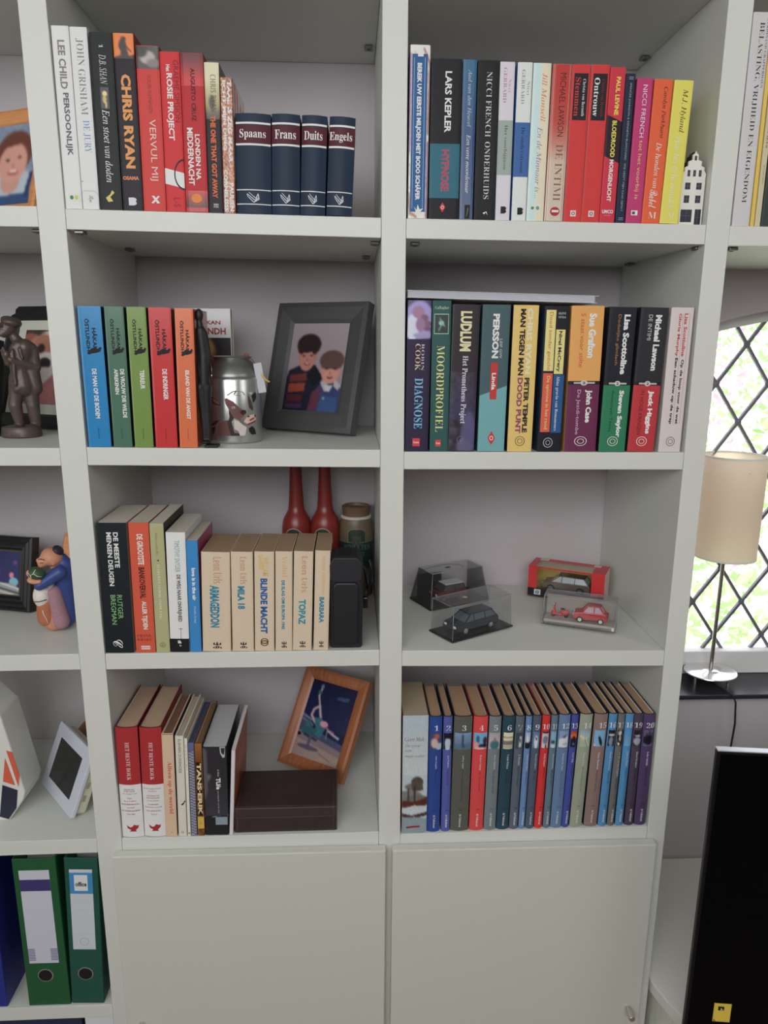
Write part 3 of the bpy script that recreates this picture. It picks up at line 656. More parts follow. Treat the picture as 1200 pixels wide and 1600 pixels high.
book(2, 1, (850, 878.5, 864.5, 894.5, 100), (186, 120, 100), 'red paperback fading to beige below, thin serif title DE INTIMI', [('c', pl, .01, .99, .002, .998), ('t', 'MICHAEL LAWSON', 'N', .42, .74, .055, .45, (70, 30, 34)), ('t', 'DE INTIMI', 'R', .4, .78, .50, .865, (130, 92, 66)), ('e', .55, .935, .26, .03, (176, 28, 34)), ('r', .38, .75, .925, .94, (236, 220, 216))], group=G)
for q, tt, au, lab in (((880, 907.7, 895.5, 923, 100.5), 'Stemmen', 'Christa von Bernuth', 'red paperback with a black label and red title Stemmen'), ((908.4, 935.4, 925, 954, 101), 'Ontrouw', 'Christa von Bernuth', 'red paperback with a black label and white title Ontrouw')):
    book(2, 1, q, (206, 40, 40), lab, [('r', .12, .9, .055, .345, (34, 30, 36)), ('t', tt, 'S', .2, .5, .08, .32, (190, 44, 44) if tt == 'Stemmen' else (226, 224, 226)), ('t', au, 'R', .62, .78, .09, .32, (214, 210, 214) if tt == 'Stemmen' else (130, 34, 44)), ('r', .36, .68, .925, .965, (216, 200, 200)), ('o', .52, .945, .1, .012, .4, (90, 60, 60))], group=G, left=(216, 190, 184))
book(2, 1, (936, 959.5, 954.5, 978.5, 105), (200, 30, 58), 'crimson paperback with yellow capitals on a slanted black block', [('r', 0, 1, .32, .585, (40, 26, 34), .045), ('t', 'PAUL LEVINE', 'H', .42, .7, .06, .30, (230, 206, 60)), ('t', 'BLOEDROOD', 'H', .36, .66, .335, .57, (222, 206, 60)), ('t', 'MORGENLICHT', 'H', .36, .64, .585, .86, (230, 214, 222)), ('h', 'UMCO', 'H', .12, .86, .915, .94, (236, 224, 228)), ('h', 'books', 'N', .3, .7, .948, .956, (216, 170, 180))], group=G)
book(2, 1, (960.5, 976, 979.5, 993, 115), (28, 40, 62), 'very narrow navy paperback with tiny grey capitals', [('t', 'SPENCER JOHNSON & KENNETH BLANCHARD   WIE HEEFT MIJN KAAS GEPIKT', 'N', .4, .66, .06, .92, (146, 156, 176)), ('r', .3, .8, .022, .026, (146, 156, 176)), ('r', .3, .8, .034, .038, (146, 156, 176)), ('r', .3, .8, .965, .969, (146, 156, 176)), ('r', .3, .8, .977, .981, (146, 156, 176))], group=G, depth=.12)
book(2, 1, (977, 1001.5, 997, 1021, 122), (186, 42, 106), 'magenta pink paperback between narrow navy and bright orange ones', [('t', 'NICCI FRENCH', 'N', .4, .68, .045, .40, (232, 200, 214)), ('t', 'tot het voorbij is', 'N', .36, .68, .42, .83, (214, 176, 110)), ('r', .3, .72, .91, .945, (228, 216, 222)), ('r', .36, .55, .918, .938, (70, 60, 80))], group=G)
book(2, 1, (1002.3, 1029, 1023, 1053, 123.7), (230, 84, 26), 'bright orange paperback with black and white handwriting', [('t', 'Carolyn Parkhurst', 'I', .48, .78, .05, .40, (50, 26, 24)), ('t', 'De honden van', 'I', .42, .72, .43, .75, (238, 220, 206)), ('t', 'Babel', 'C', .3, .74, .76, .89, (240, 228, 220)), ('h', 'M', 'R', .34, .78, .92, .965, (240, 226, 214))], group=G)
book(2, 1, (1030, 1058.5, 1054, 1084.5, 125), (222, 206, 64), 'yellow paperback at the right end of its row', [('t', 'M.J. Hyland', 'I', .42, .76, .06, .355, (50, 44, 30)), ('t', 'Hoe het licht brandde', 'I', .36, .66, .385, .90, (240, 236, 196)), ('h', 'M', 'R', .36, .74, .92, .96, (240, 234, 190))], group=G)

# --- row two, left: five crime novels of one series
def series5(q, col, name_, txts, rc, label, cat_pts=True):
    dk = (24, 28, 34)
    pr = [('t', 'ÖSTLUNDH', 'H', .27, .48, .085, .31, dk), ('t', 'HÅKAN', 'H', .56, .78, .15, .31, dk),
          ('p', [(.3, .315), (.42, .30), (.5, .29), (.62, .285), (.75, .295), (.86, .28), (.92, .29), (.84, .315), (.6, .325), (.5, .325), (.36, .335), (.28, .33)], dk)]
    for t_, u0, u1, v0, v1 in txts: pr.append(('t', t_, 'H', u0, u1, v0, v1, (232, 232, 228)))
    pr.append(('t', 'ambo', 'N', .47, .54, .86, .94, tuple(int(c * .6) for c in col)))
    book(1, 2, q, col, label, pr, depth=.11, right=rc, group='crime novels of one series in five colours', gloss=.22)
series5((139, 174, 120, 156.5, 478.5), (22, 128, 188), 'b', [('DE MAN OP DE BODEM', .42, .62, .435, .79)], (14, 44, 84), 'bright blue crime paperback, first of the five-colour series')
series5((178, 207, 162, 192, 479), (72, 112, 92), 'g', [('DE VROUW DIE WILDE', .62, .84, .435, .785), ('AFREKENEN', .3, .5, .435, .615)], (20, 40, 36), 'dark green crime paperback with a two-line title')
series5((211, 240, 197, 227, 479.6), (112, 142, 64), 'o', [('TERREUR', .5, .74, .44, .575)], (60, 20, 24), 'olive green crime paperback titled TERREUR')
series5((244, 277.5, 231, 266.5, 480.6), (196, 40, 44), 'r', [('DE INDRINGER', .48, .7, .43, .65)], (90, 14, 20), 'red crime paperback titled DE INDRINGER')
series5((281.5, 308.6, 272, 301.6, 482), (214, 104, 56), 'k', [('EILAND VAN DE ANGST', .46, .68, .435, .79)], (150, 66, 36), 'orange crime paperback, last of the five-colour series')

# --- row two, right: omnibus paperbacks
G = 'thrillers on the second right shelf'
pd = Pic(36, 56, (60, 52, 92)).ell(.5, .5, .62, .5, (150, 140, 196)).ell(.2, .7, .28, .34, (196, 200, 226)).ell(.45, .3, .26, .16, (150, 110, 140)).ell(.72, .45, .16, .09, (110, 72, 96)).ell(.85, .6, .16, .08, (120, 80, 104)).ell(.55, .62, .2, .18, (140, 104, 140)).ell(.85, .73, .15, .06, (110, 74, 100)).ell(.75, .9, .5, .08, (150, 140, 180)).blur(2)
book(2, 2, (632.5, 668.3, 637.3, 675, 468.8), (48, 38, 66), 'dark purple paperback with a picture at its head and light blue title DIAGNOSE', [('c', pd, .01, .99, .003, .25), ('t', 'ROBIN', 'R', .62, .74, .28, .455, (196, 180, 190)), ('t', 'COOK', 'R', .36, .58, .28, .455, (206, 184, 150)), ('t', 'DIAGNOSE', 'S', .36, .72, .505, .845, (110, 176, 214)), ('r', .32, .64, .91, .965, (206, 50, 60)), ('h', 'Poema', 'H', .36, .6, .93, .945, (236, 200, 200))], group=G)
pm = Pic(20, 28, (22, 36, 34)).ell(.5, .45, .2, .14, (160, 196, 180)).line([(.4, .2), (.55, .5), (.3, .85)], .05, (120, 160, 150)).line([(.5, .5), (.75, .6)], .05, (130, 170, 160)).blur()
book(2, 2, (670.6, 700, 677, 704.8, 469.7), (42, 86, 84), 'green paperback with a small framed picture and yellow title MOORDPROFIEL', [('h', 'Gallagher', 'R', .14, .88, .035, .06, (176, 196, 176)), ('r', .1, .88, .085, .215, (160, 190, 170)), ('c', pm, .13, .85, .09, .21), ('t', 'MOORDPROFIEL', 'R', .28, .7, .29, .865, (222, 210, 130)), ('r', .3, .6, .92, .965, (200, 56, 56)), ('h', 'Poema', 'H', .34, .57, .935, .95, (236, 200, 200))], group=G)
pL = Pic(20, 60, (52, 44, 56)).noise(10, 12, 3).grad((52, 44, 56), (58, 54, 84), 0, .6).noise(7, 4, 2).ell(.75, .8, .3, .3, (84, 80, 116)).ell(.6, .95, .3, .1, (90, 88, 120)).blur()
book(2, 2, (701.3, 739.3, 708.6, 752, 475.5), (52, 44, 50), 'thick dark grey-purple paperback with fat cream capitals and white serif title', [('c', pL, .01, .99, .45, .995), ('t', 'LUDLUM', 'B', .27, .70, .045, .31, (222, 208, 160)), ('t', 'Het Prometheus Project', 'S', .36, .62, .34, .805, (206, 202, 222)), ('o', .45, .92, .14, .03, .15, (110, 106, 130)), ('p', [(.4, .93), (.5, .9), (.55, .915), (.48, .94)], (110, 106, 130))], group=G, left=(190, 190, 186))
book(2, 2, (746, 787, 754.6, 799, 476), (66, 92, 98), 'grey paperback turning turquoise below, red tag reading Linda', [('r', .005, .995, .575, .94, (104, 164, 170), -.07), ('r', .005, .995, .65, .998, (104, 164, 170)), ('t', 'PERSSON', 'B', .38, .62, .06, .355, (226, 228, 228)), ('t', 'LEIF GW', 'N', .66, .75, .225, .355, (190, 200, 200)), ('r', .37, .62, .385, .635, (190, 46, 44)), ('t', 'Linda', 'H', .42, .57, .455, .57, (234, 226, 224)), ('p', [(.36, .905), (.5, .855), (.64, .905), (.5, .955)], (196, 44, 44)), ('o', .5, .905, .07, .016, .35, (234, 210, 206))], group=G)
book(2, 2, (792, 830.3, 803.5, 842.5, 476.8), (220, 184, 96), 'mustard yellow paperback with black, white and purple capitals', [('t', 'MAN TEGEN MAN', 'B', .28, .50, .025, .47, (30, 28, 30)), ('t', 'CHRIS RYAN', 'B', .56, .78, .02, .46, (230, 210, 170)), ('t', 'DOOD PUNT', 'B', .28, .5, .485, .87, (150, 62, 96)), ('t', 'PETER TEMPLE', 'B', .56, .76, .485, .865, (40, 36, 36)), ('o', .5, .925, .2, .034, .12, (90, 74, 50)), ('o', .5, .925, .11, .018, .2, (90, 74, 50))], group=G, left=(40, 40, 50))
book(2, 2, (840, 875.5, 852, 891, 478.5), (30, 30, 38), 'black paperback with yellow, red and blue title labels', [('r', .06, .46, .025, .435, (222, 204, 118)), ('r', .5, .88, .155, .455, (222, 204, 118)), ('h', 'SILENT', 'R', .55, .86, .04, .055, (200, 200, 206)), ('h', 'WITNESS', 'R', .55, .86, .065, .08, (200, 200, 206)), ('t', 'Dood zonder gezicht', 'N', .16, .34, .04, .43, (196, 80, 50)), ('t', 'Nigel McCrery', 'H', .58, .76, .165, .44, (40, 40, 40)), ('r', .06, .46, .45, .86, (214, 84, 60)), ('r', .5, .94, .46, .865, (30, 84, 140)), ('t', 'De spionne in het rood', 'N', .18, .36, .47, .84, (232, 210, 110)), ('t', 'Aline gravin van Romanones', 'R', .6, .76, .47, .85, (226, 230, 236)), ('o', .42, .935, .2, .035, .12, (190, 190, 196)), ('o', .42, .935, .1, .018, .2, (190, 190, 196))], group=G, left=(24, 50, 84))
def twoin(q, c1, c2, a1, t1, a2, t2, tc1, tc2, label, **k):
    gr = (206, 200, 200)
    book(2, 2, q, c1, label, [('r', 0, 1, .505, .53, (34, 32, 38)), ('r', 0, 1, .53, .999, c2), 
        ('t', a1, 'B', .55, .78, .05, .05 + .027 * len(a1), (232, 228, 222)), ('t', t1, 'N', .30, .44, .05, .05 + .019 * len(t1), tc1), ('t', a2, 'B', .55, .78, .565, min(.9, .565 + .0255 * len(a2)), (232, 228, 226)), ('t', t2, 'N', .28, .42, .565, min(.9, .565 + .0208 * len(t2)), tc2),
        ('r', .18, .84, .512, .524, (176, 172, 176)), ('e', .5, .518, .11, .018, (196, 192, 196)), ('h', '2', 'H', .45, .55, .509, .527, (50, 46, 54)),
        ('o', .5, .925, .2, .034, .12, (214, 206, 206)), ('o', .5, .925, .11, .018, .2, (214, 206, 206))], group=G, **k)
twoin((882.5, 928.7, 892.7, 946.5, 478), (222, 156, 72), (104, 40, 76), 'Sue Grafton', 'S staat voor stilte', 'John Case', 'De Jezidi-tombe', (196, 84, 48), (200, 170, 190), 'two-in-one paperback, orange above and wine purple below')
twoin((934.4, 976, 954, 995.8, 479.6), (32, 34, 44), (34, 120, 82), 'Lisa Scottoline', 'Dodelijke glimlach', 'Steven Saylor', 'Amethyst Texas', (170, 120, 64), (20, 60, 46), 'two-in-one paperback, black above and green below')
twoin((979.5, 1020.8, 1003, 1045.5, 480), (44, 44, 50), (184, 42, 50), 'Michael Lawson', 'DE INTIMI', 'Jack Higgins', 'IN HOGE KRINGEN', (190, 190, 190), (96, 26, 34), 'two-in-one paperback, charcoal above and red below')
book(2, 2, (1028.8, 1062, 1050, 1085.4, 480.6), (206, 194, 192), 'pale pinkish-grey paperback with red and black titles at the right end', [('t', 'Lisa Scottoline', 'H', .60, .76, .04, .33, (190, 60, 60)), ('t', 'Gloria Murphy', 'H', .32, .48, .04, .33, (190, 60, 60)), ('t', 'Op de loop voor de wet', 'H', .60, .76, .35, .80, (40, 36, 40)), ('t', 'Een schaduw op de trap', 'H', .32, .48, .34, .80, (40, 36, 40)), ('r', .53, .54, .04, .80, (150, 110, 110)), ('r', .83, .84, .04, .80, (150, 110, 110)), ('o', .5, .925, .2, .034, .12, (96, 88, 92)), ('o', .5, .925, .11, .018, .2, (96, 88, 92))], group=G)

# --- row three, left
G = 'novels on the third left shelf'
book(1, 3, (166, 209.6, 150.4, 197, 817.4), (28, 34, 40), 'thick black paperback with white and green capitals, leftmost on its shelf', [('t', 'DE MEESTE', 'H', .53, .70, .07, .335, W_), ('t', 'MENSEN DEUGEN', 'H', .30, .47, .07, .475, W_), ('t', 'RUTGER', 'N', .53, .70, .545, .73, (130, 190, 120)), ('t', 'BREGMAN', 'N', .30, .47, .545, .775, (130, 190, 120)), ('t', 'C', 'C', .28, .62, .895, .96, W_)], group=G, pages=(190, 184, 172), right=(170, 160, 140))
book(1, 3, (213, 243.4, 200, 231.4, 817), (206, 78, 48), 'orange-red paperback with condensed white and dark capitals', [('t', 'DE GROOTSTE', 'H', .38, .68, .085, .315, (236, 214, 206)), ('t', 'BANKOVERVAL', 'H', .38, .68, .335, .575, (60, 28, 28)), ('t', 'ALLER TIJDEN', 'H', .38, .68, .595, .815, (236, 214, 206)), ('h', 'FRANK', 'R', .1, .85, .855, .875, (120, 44, 34)), ('h', 'KRAKE', 'R', .1, .85, .885, .905, (120, 44, 34)), ('r', .28, .74, .945, .975, (222, 190, 180)), ('r', .3, .72, .958, .962, (206, 78, 48))], group=G, pages=(190, 184, 172), right=(120, 40, 36))
book(1, 3, (244.8, 265.6, 232.6, 255, 818), (168, 166, 118), 'olive paperback with fine white capitals and black back cover', [('t', 'Paulien van der Wal', 'I', .38, .54, .07, .24, (90, 92, 60)), ('e', .5, .28, .06, .006, (40, 44, 30)), ('t', '15 EEUWEN NEDERLANDSE TAAL', 'R', .40, .58, .31, .735, (226, 226, 206)), ('o', .5, .94, .2, .02, .15, (90, 92, 60)), ('h', '&', 'R', .42, .58, .93, .95, (80, 80, 60))], group=G, pages=(196, 192, 180), right=(28, 28, 32), depth=.145)
book(1, 3, (266.8, 296, 258.4, 289, 832), (216, 214, 220), 'white paperback with a black foot and dark grey condensed title', [('t', 'TIMOTHY SNYDER', 'N', .42, .68, .065, .325, (110, 140, 160)), ('t', 'DE WEG NAAR ONVRIJHEID', 'H', .42, .68, .345, .74, (66, 64, 72)), ('r', 0, 1, .885, .999, (28, 28, 34)), ('r', .58, .6, .80, .885, (50, 50, 56)), ('r', .5, .68, .798, .803, (50, 50, 56)), ('h', 'a', 'H', .4, .6, .90, .925, W_), ('h', 'b', 'N', .5, .6, .935, .95, W_)], group=G, pages=(196, 190, 178))
pll = Pic(20, 40, (150, 60, 90)).grad((150, 70, 90), (60, 50, 120), .3, .7).grad((60, 50, 120), (24, 30, 60), .7, 1)
book(1, 3, (297.6, 315, 290.4, 308.4, 845), (40, 130, 196), 'narrow bright blue paperback with white lower-case title', [('t', 'love is in the air', 'B', .38, .72, .24, .53, (232, 236, 240)), ('t', 'Femke Lengi', 'I', .44, .66, .58, .735, (220, 230, 240)), ('K', pll, 0, 1, 0, 1)], group=G, pages=(190, 180, 160), depth=.13)
def cream(q, au, af, ac, av, tt, tv_, label, wd=(.28, .62), tcol=(20, 128, 160), extra=(), au2=None, **k):
    pr = [('t', au, af, .42, .72, av[0], av[1], ac)]
    if au2: pr.append(('t', au2, af, .2, .42, av[0] - .02, av[1] - .06, ac))
    pr.append(('t', tt, 'B', wd[0], wd[1], tv_[0], tv_[1], tcol))
    pr += [('h', 'dh', 'H', .36, .68, .945, .97, (44, 38, 32)), ('r', .49, .54, .905, .94, (44, 38, 32)), ('r', .38, .43, .91, .93, (44, 38, 32)), ('r', .61, .66, .91, .93, (44, 38, 32)), ('r', .38, .66, .925, .933, (44, 38, 32))] if not extra else list(extra)
    book(1, 3, q, (206, 186, 160), label, pr, group='cream paperbacks with blue titles', pages=(158, 128, 100), depth=.118, **k)
OC = (186, 120, 84); OY = (206, 160, 80)
cream((317.7, 360.3, 313.6, 359.3, 862.6), 'Leon Uris', 'O', OC, (.05, .31), 'ARMAGEDDON', (.33, .755), 'thick cream paperback titled ARMAGEDDON in teal')
cream((363.6, 396.6, 360.4, 394.4, 862.4), 'Leon Uris', 'O', OC, (.05, .32), 'MILA 18', (.34, .57), 'cream paperback titled MILA 18')
cream((399, 428, 396.8, 428.6, 862), 'WILLIAM', 'B', (206, 176, 110), (.05, .24), 'BLINDE MACHT', (.265, .82), 'pinkish cream paperback with large blue title BLINDE MACHT', wd=(.3, .66), tcol=(20, 90, 160), au2='SAFIRE', extra=[('o', .5, .90, .2, .03, .25, (60, 50, 30)), ('o', .5, .92, .2, .03, .25, (60, 50, 30)), ('e', .5, .91, .1, .012, (196, 160, 60))])
cream((430.8, 456.3, 430, 457, 861.8), 'Vrabel', 'O', OY, (.05, .25), 'DE SLAG OM EUROPA 1945', (.285, .78), 'cream paperback with long narrow teal title ending in 1945', wd=(.36, .56))
cream((458, 486, 459, 490, 861.4), 'Leon Uris', 'O', OC, (.05, .41), 'TOPAZ', (.48, .735), 'cream paperback titled TOPAZ over a pale turquoise sweep', wd=(.28, .66), tcol=(24, 140, 160))
cream((490, 512.5, 492.5, 516.5, 860.5), 'Mayer Holtman', 'O', OY, (.05, .43), 'BARBARA', (.46, .72), 'narrow cream paperback titled BARBARA, beside the black case', wd=(.34, .66))

# --- row four, left
def readers(q, lines, label):
    red = (168, 34, 42)
    pr = [('r', 0, 1, .512, .998, (216, 214, 220)), ('t', 'HET BESTE BOEK', 'R', .42, .6, .13, .47, (222, 196, 196))]
    for tx, v, c, a, b in lines: pr.append(('h', tx, 'S' if c else 'R', a, b, v, v + (.012 if c else .011), red if c else (70, 66, 70)))
    pr += [('p', [(.24, .885), (.42, .905), (.5, .90), (.6, .88), (.72, .89), (.8, .885), (.78, .91), (.66, .93), (.7, .945), (.36, .945), (.46, .93), (.3, .915)], red)]
    book(1, 4, q, red, label, pr, depth=.165, hard=True, rnd=.004, pages=(178, 150, 122), group='thick red and white condensed-novel volumes', right=(110, 20, 32), left=(96, 20, 30))
readers((189.6, 223, 176.4, 212, 1138), [('VERZWEGEN', .55, 1, .22, .7), ('IN DE NACHT', .567, 1, .22, .72), ('Mary Higgins Clark', .59, 0, .14, .8), ('WEES', .63, 1, .36, .58), ('Ken Follett', .655, 0, .2, .76), ('BESCHERMENGEL', .685, 1, .08, .88), ('Lee Child', .715, 0, .34, .66), ('DE VIERDE KOERIER', .745, 1, .06, .9), ('Tami Allen', .775, 0, .3, .68)], 'red and white hardcover volume at the far left of its shelf, beside its twin')
readers((226, 257.2, 214.4, 251.5, 1138), [('OP DE VLOER TUSSEN', .545, 1, .08, .88), ('Dan Brown', .567, 0, .3, .66), ('VLUCHTEN UIT', .61, 1, .2, .8), ('HET DONKER', .63, 1, .2, .8), ('Lee Steve Martin', .655, 0, .2, .76), ('NACHTVOGEL', .69, 1, .26, .74), ('Patricia Cornwell', .715, 0, .1, .88), ('TEN STEENEZEL', .75, 1, .16, .84), ('Ab Kent', .78, 0, .36, .66)], 'red and white hardcover volume, second on its shelf, beside a worn beige spine')
G = 'mixed books on the bottom left shelf'
book(1, 4, (259, 277.5, 252.4, 269.8, 1147), (206, 176, 146), 'worn beige hardcover with slanting red title', [('t', 'Alleen op de wereld', 'S', .34, .78, .265, .775, (206, 60, 40)), ('r', .05, .95, .003, .01, (150, 110, 90)), ('e', .55, .96, .05, .004, (130, 90, 70))], depth=.15, pages=(120, 84, 62), group=G, right=(60, 34, 36), hard=True)
book(1, 4, (279.4, 292, 273, 286.2, 1150.6), (206, 202, 186), 'ivory book with a black bird on its slim spine', [('t', 'ELSEVIERS DUIVENGIDS', 'N', .34, .66, .03, .36, (50, 46, 44)), ('p', [(.45, .675), (.7, .66), (.95, .63), (.98, .655), (.8, .67), (.6, .685), (.5, .685)], (26, 26, 28)), ('o', .5, .96, .16, .01, .3, (90, 86, 80))], depth=.155, pages=(176, 160, 140), group=G, hard=True)
book(1, 4, (293.6, 298.2, 287.4, 292.3, 1154), (216, 212, 200), 'very thin ivory book with tiny black title', [('t', 'Tip van de sluier deel 1', 'R', .3, .65, .06, .32, (50, 46, 44)), ('e', .5, .97, .3, .008, (120, 110, 90))], depth=.15, pages=(150, 126, 100), group=G)
pch = Pic(8, 120, (150, 152, 170))
for i in range(60): pch.poly([((i % 2) * .45, i / 60), ((i % 2) * .45 + .5, i / 60), ((i % 2) * .45 + .5, i / 60 + .012), ((i % 2) * .45, i / 60 + .012)], (30, 30, 40))
book(1, 4, (299.4, 308, 293, 302.6, 1161), (90, 96, 130), 'thin blue-grey book with a fine black and white pattern down its spine', [('c', pch, .05, .95, .09, .99), ('r', 0, 1, 0, .06, (90, 100, 140))], depth=.15, pages=(60, 66, 90), group=G)
pte = Pic(14, 100, (112, 70, 36)).noise(18, 6, 3).grad((150, 96, 50), (110, 66, 36), 0, .2).blur()
book(1, 4, (309.2, 320.4, 303.6, 314.8, 1162), (120, 78, 40), 'brown book with cream letters in black squares and a yellow tag', [('c', pte, .02, .98, .002, .998), ('r', .15, .85, .2, .78, (30, 26, 24)), ('t', 'TANS·ERIK', 'B', .2, .8, .21, .77, (216, 190, 140)), ('r', .08, .95, .79, .92, (206, 166, 50)), ('t', 'vN', 'I', .35, .6, .83, .88, (110, 80, 30))], depth=.155, pages=(120, 90, 62), group=G, right=(30, 26, 28), hard=True)
ptu = Pic(30, 60, (42, 42, 48)).grad((40, 40, 46), (58, 58, 66), .2, .9).ell(.15, .35, .2, .03, (110, 110, 116), -.5).noise(3).poly([(0, 0), (.18, .02), (.15, .5), (0, .6)], (84, 84, 90)).blur()
book(1, 4, (322, 357.4, 315, 353, 1168), (40, 40, 46), 'thick black university book with silver blocks and small white lettering', [('c', ptu, .01, .99, .01, .998), ('p', [(.72, 0), (.95, 0), (.93, .11), (.84, .12), (.74, .07)], (170, 176, 180)), ('t', 'TU/e', 'B', .52, .72, .345, .475, (226, 226, 228)), ('t', 'de kleine', 'R', .6, .68, .25, .33, (190, 190, 196)), ('t', 'encyclopedie van de stad', 'R', .56, .64, .49, .745, (180, 180, 186)), ('r', 0, 1, .775, .999, (34, 34, 40)), ('p', [(.0, .78), (.3, .785), (.5, .775), (1, .77), (1, .778), (.5, .785), (.3, .795), (0, .79)], (190, 196, 206)), ('r', .45, .96, .79, .88, (130, 146, 160))], depth=.155, pages=(176, 176, 182), group=G, right=(30, 30, 34), gloss=.3, y=.0035)
pov = Pic(40, 60, (150, 74, 44)).noise(8, 3, 2).ell(.3, .4, .35, .2, (160, 90, 56)).ell(.6, .7, .3, .25, (120, 54, 36)).line([(.1, .5), (.5, .3), (.9, .35)], .01, (180, 120, 90)).blur()
book(1, 4, (358.4, 363.8, 361, 367.6, 1172.6), (206, 198, 206), 'very thin white book with a rust-brown cover picture, beside the leather box', [('K', pov, .03, .97, .01, .99)], depth=.165, pages=(206, 202, 200), group=G, right=(216, 206, 196))

# --- row four, right: one fat paperback and a numbered series of twenty
pg = Pic(44, 140, (176, 188, 196)).grad((170, 184, 194), (190, 196, 198), 0, .5).ell(.6, .56, .24, .045, (70, 66, 60)).ell(.45, .60, .35, .03, (110, 108, 104)).poly([(.35, .55), (.8, .55), (.85, .63), (.4, .64)], (78, 74, 66)).ell(.3, .68, .5, .05, (120, 120, 118)).ell(.6, .72, .5, .05, (104, 104, 100)).line([(.25, .62), (.25, .74)], .03, (60, 44, 42)).line([(.5, .6), (.5, .74)], .035, (56, 44, 44)).poly([(0, .72), (.5, .73), (1, .69), (1, .76), (.4, .77), (0, .78)], (84, 40, 40)).poly([(0, .79), (.5, .76), (1, .77), (1, .83), (.5, .84), (0, .85)], (184, 196, 200)).poly([(0, .83), (.4, .85), (1, .82), (1, .85), (.4, .875), (0, .86)], (66, 44, 44)).poly([(0, .87), (.5, .86), (1, .88), (1, 1), (0, 1)], (134, 150, 158)).noise(6, 2, 1).blur(1)
book(2, 4, (627.8, 666, 629.4, 670, 1118.8), (176, 188, 196), 'fat pale grey-blue paperback with a smoking town on its spine', [('c', pg, .005, .995, .002, .998), ('h', 'Geert Mak', 'I', .08, .85, .18, .215, (110, 80, 76)), ('h', 'De eeuw', 'I', .1, .7, .24, .262, (120, 84, 80)), ('h', 'van', 'I', .1, .35, .285, .305, (120, 84, 80)), ('h', 'mijn vader', 'I', .1, .88, .325, .355, (120, 84, 80)), ('p', [(.18, .945), (.45, .938), (.72, .937), (.72, .952), (.45, .955), (.18, .96)], (150, 30, 40))], depth=.13, pages=(166, 150, 124), group='novels beside the numbered series', left=(150, 30, 40))
S20 = [((667, 686.7, 671.5, 691.5, 1120.6), (38, 70, 146), 'blue'), ((689, 702.5, 693.8, 707.5, 1120.6), (80, 90, 164), 'violet blue'), ((704, 730.6, 709.8, 739.5, 1120.6), (86, 88, 80), 'grey olive'),
    ((733, 754.5, 741.2, 763.4, 1120.4), (212, 58, 60), 'coral red'), ((756, 774, 765.4, 784.6, 1120.2), (112, 124, 128), 'light grey'), ((775.5, 794, 787, 806, 1120), (38, 70, 86), 'dark teal'),
    ((795.2, 808.8, 807.5, 820.5, 1119.8), (88, 98, 112), 'slate grey'), ((810, 819.5, 823, 832.6, 1119.6), (96, 134, 184), 'light steel blue'), ((821, 833, 834, 847.5, 1119), (76, 88, 112), 'slate blue'),
    ((834.6, 846.6, 849, 861.4, 1118.6), (206, 34, 36), 'bright red'), ((848, 858.8, 863.2, 873.2, 1118.2), (92, 116, 136), 'grey teal'), ((860.3, 876.6, 874.6, 893.2, 1117.6), (94, 122, 160), 'dusty blue'),
    ((877.8, 888.2, 894.4, 905.8, 1117.2), (62, 76, 158), 'indigo blue'), ((890.4, 908.6, 907.6, 928, 1116.8), (146, 154, 136), 'sage green'), ((912.6, 932.3, 930, 951.6, 1116.4), (134, 110, 106), 'brown'),
    ((934.6, 946.6, 953, 966.4, 1116), (72, 134, 186), 'sky blue'), ((948.4, 959.4, 967.8, 978.2, 1116), (104, 104, 104), 'mid grey'), ((961.2, 973.6, 979.6, 991.8, 1116), (70, 138, 190), 'clear blue'),
    ((975.5, 990, 992.8, 1006, 1116.4), (74, 64, 84), 'plum grey'), ((991.3, 1008.6, 1007.4, 1025.6, 1117), (78, 60, 100), 'purple')]
AU = ['Anna Enquist', 'Jan Wolkers', 'Arthur Japin', 'Robert Vuijsje', 'Harry Mulisch', 'Connie Palmen', 'J. Bernlef', 'Simon van Dalen', 'Ronald Giphart', 'Hella Haasse', 'Arnon Grunberg', 'Margriet de Moor', 'Geert Mak', 'Tessa de Loo', 'Thomas Rosenboom', 'Renate Dorrestein', 'A.F.Th. van der Heijden', 'Leon de Winter', 'Jeroen Brouwers', 'Kader Abdolah']
TI = ['Het geheim', 'Turks fruit', 'De overgave van een dag', 'De grote zomer', 'De laatste vlucht', 'De wetten', 'Hersenschimmen', 'De mannen', 'Ik ook', 'Oeroeg', 'Blauwe maan', 'Eerst grijs dan wit', 'De brug', 'De tweeling aan zee', 'Publieke werken', 'Heden ik', 'Advocaat', 'Kaplan', 'Bezonken', 'Spijkerschrift']
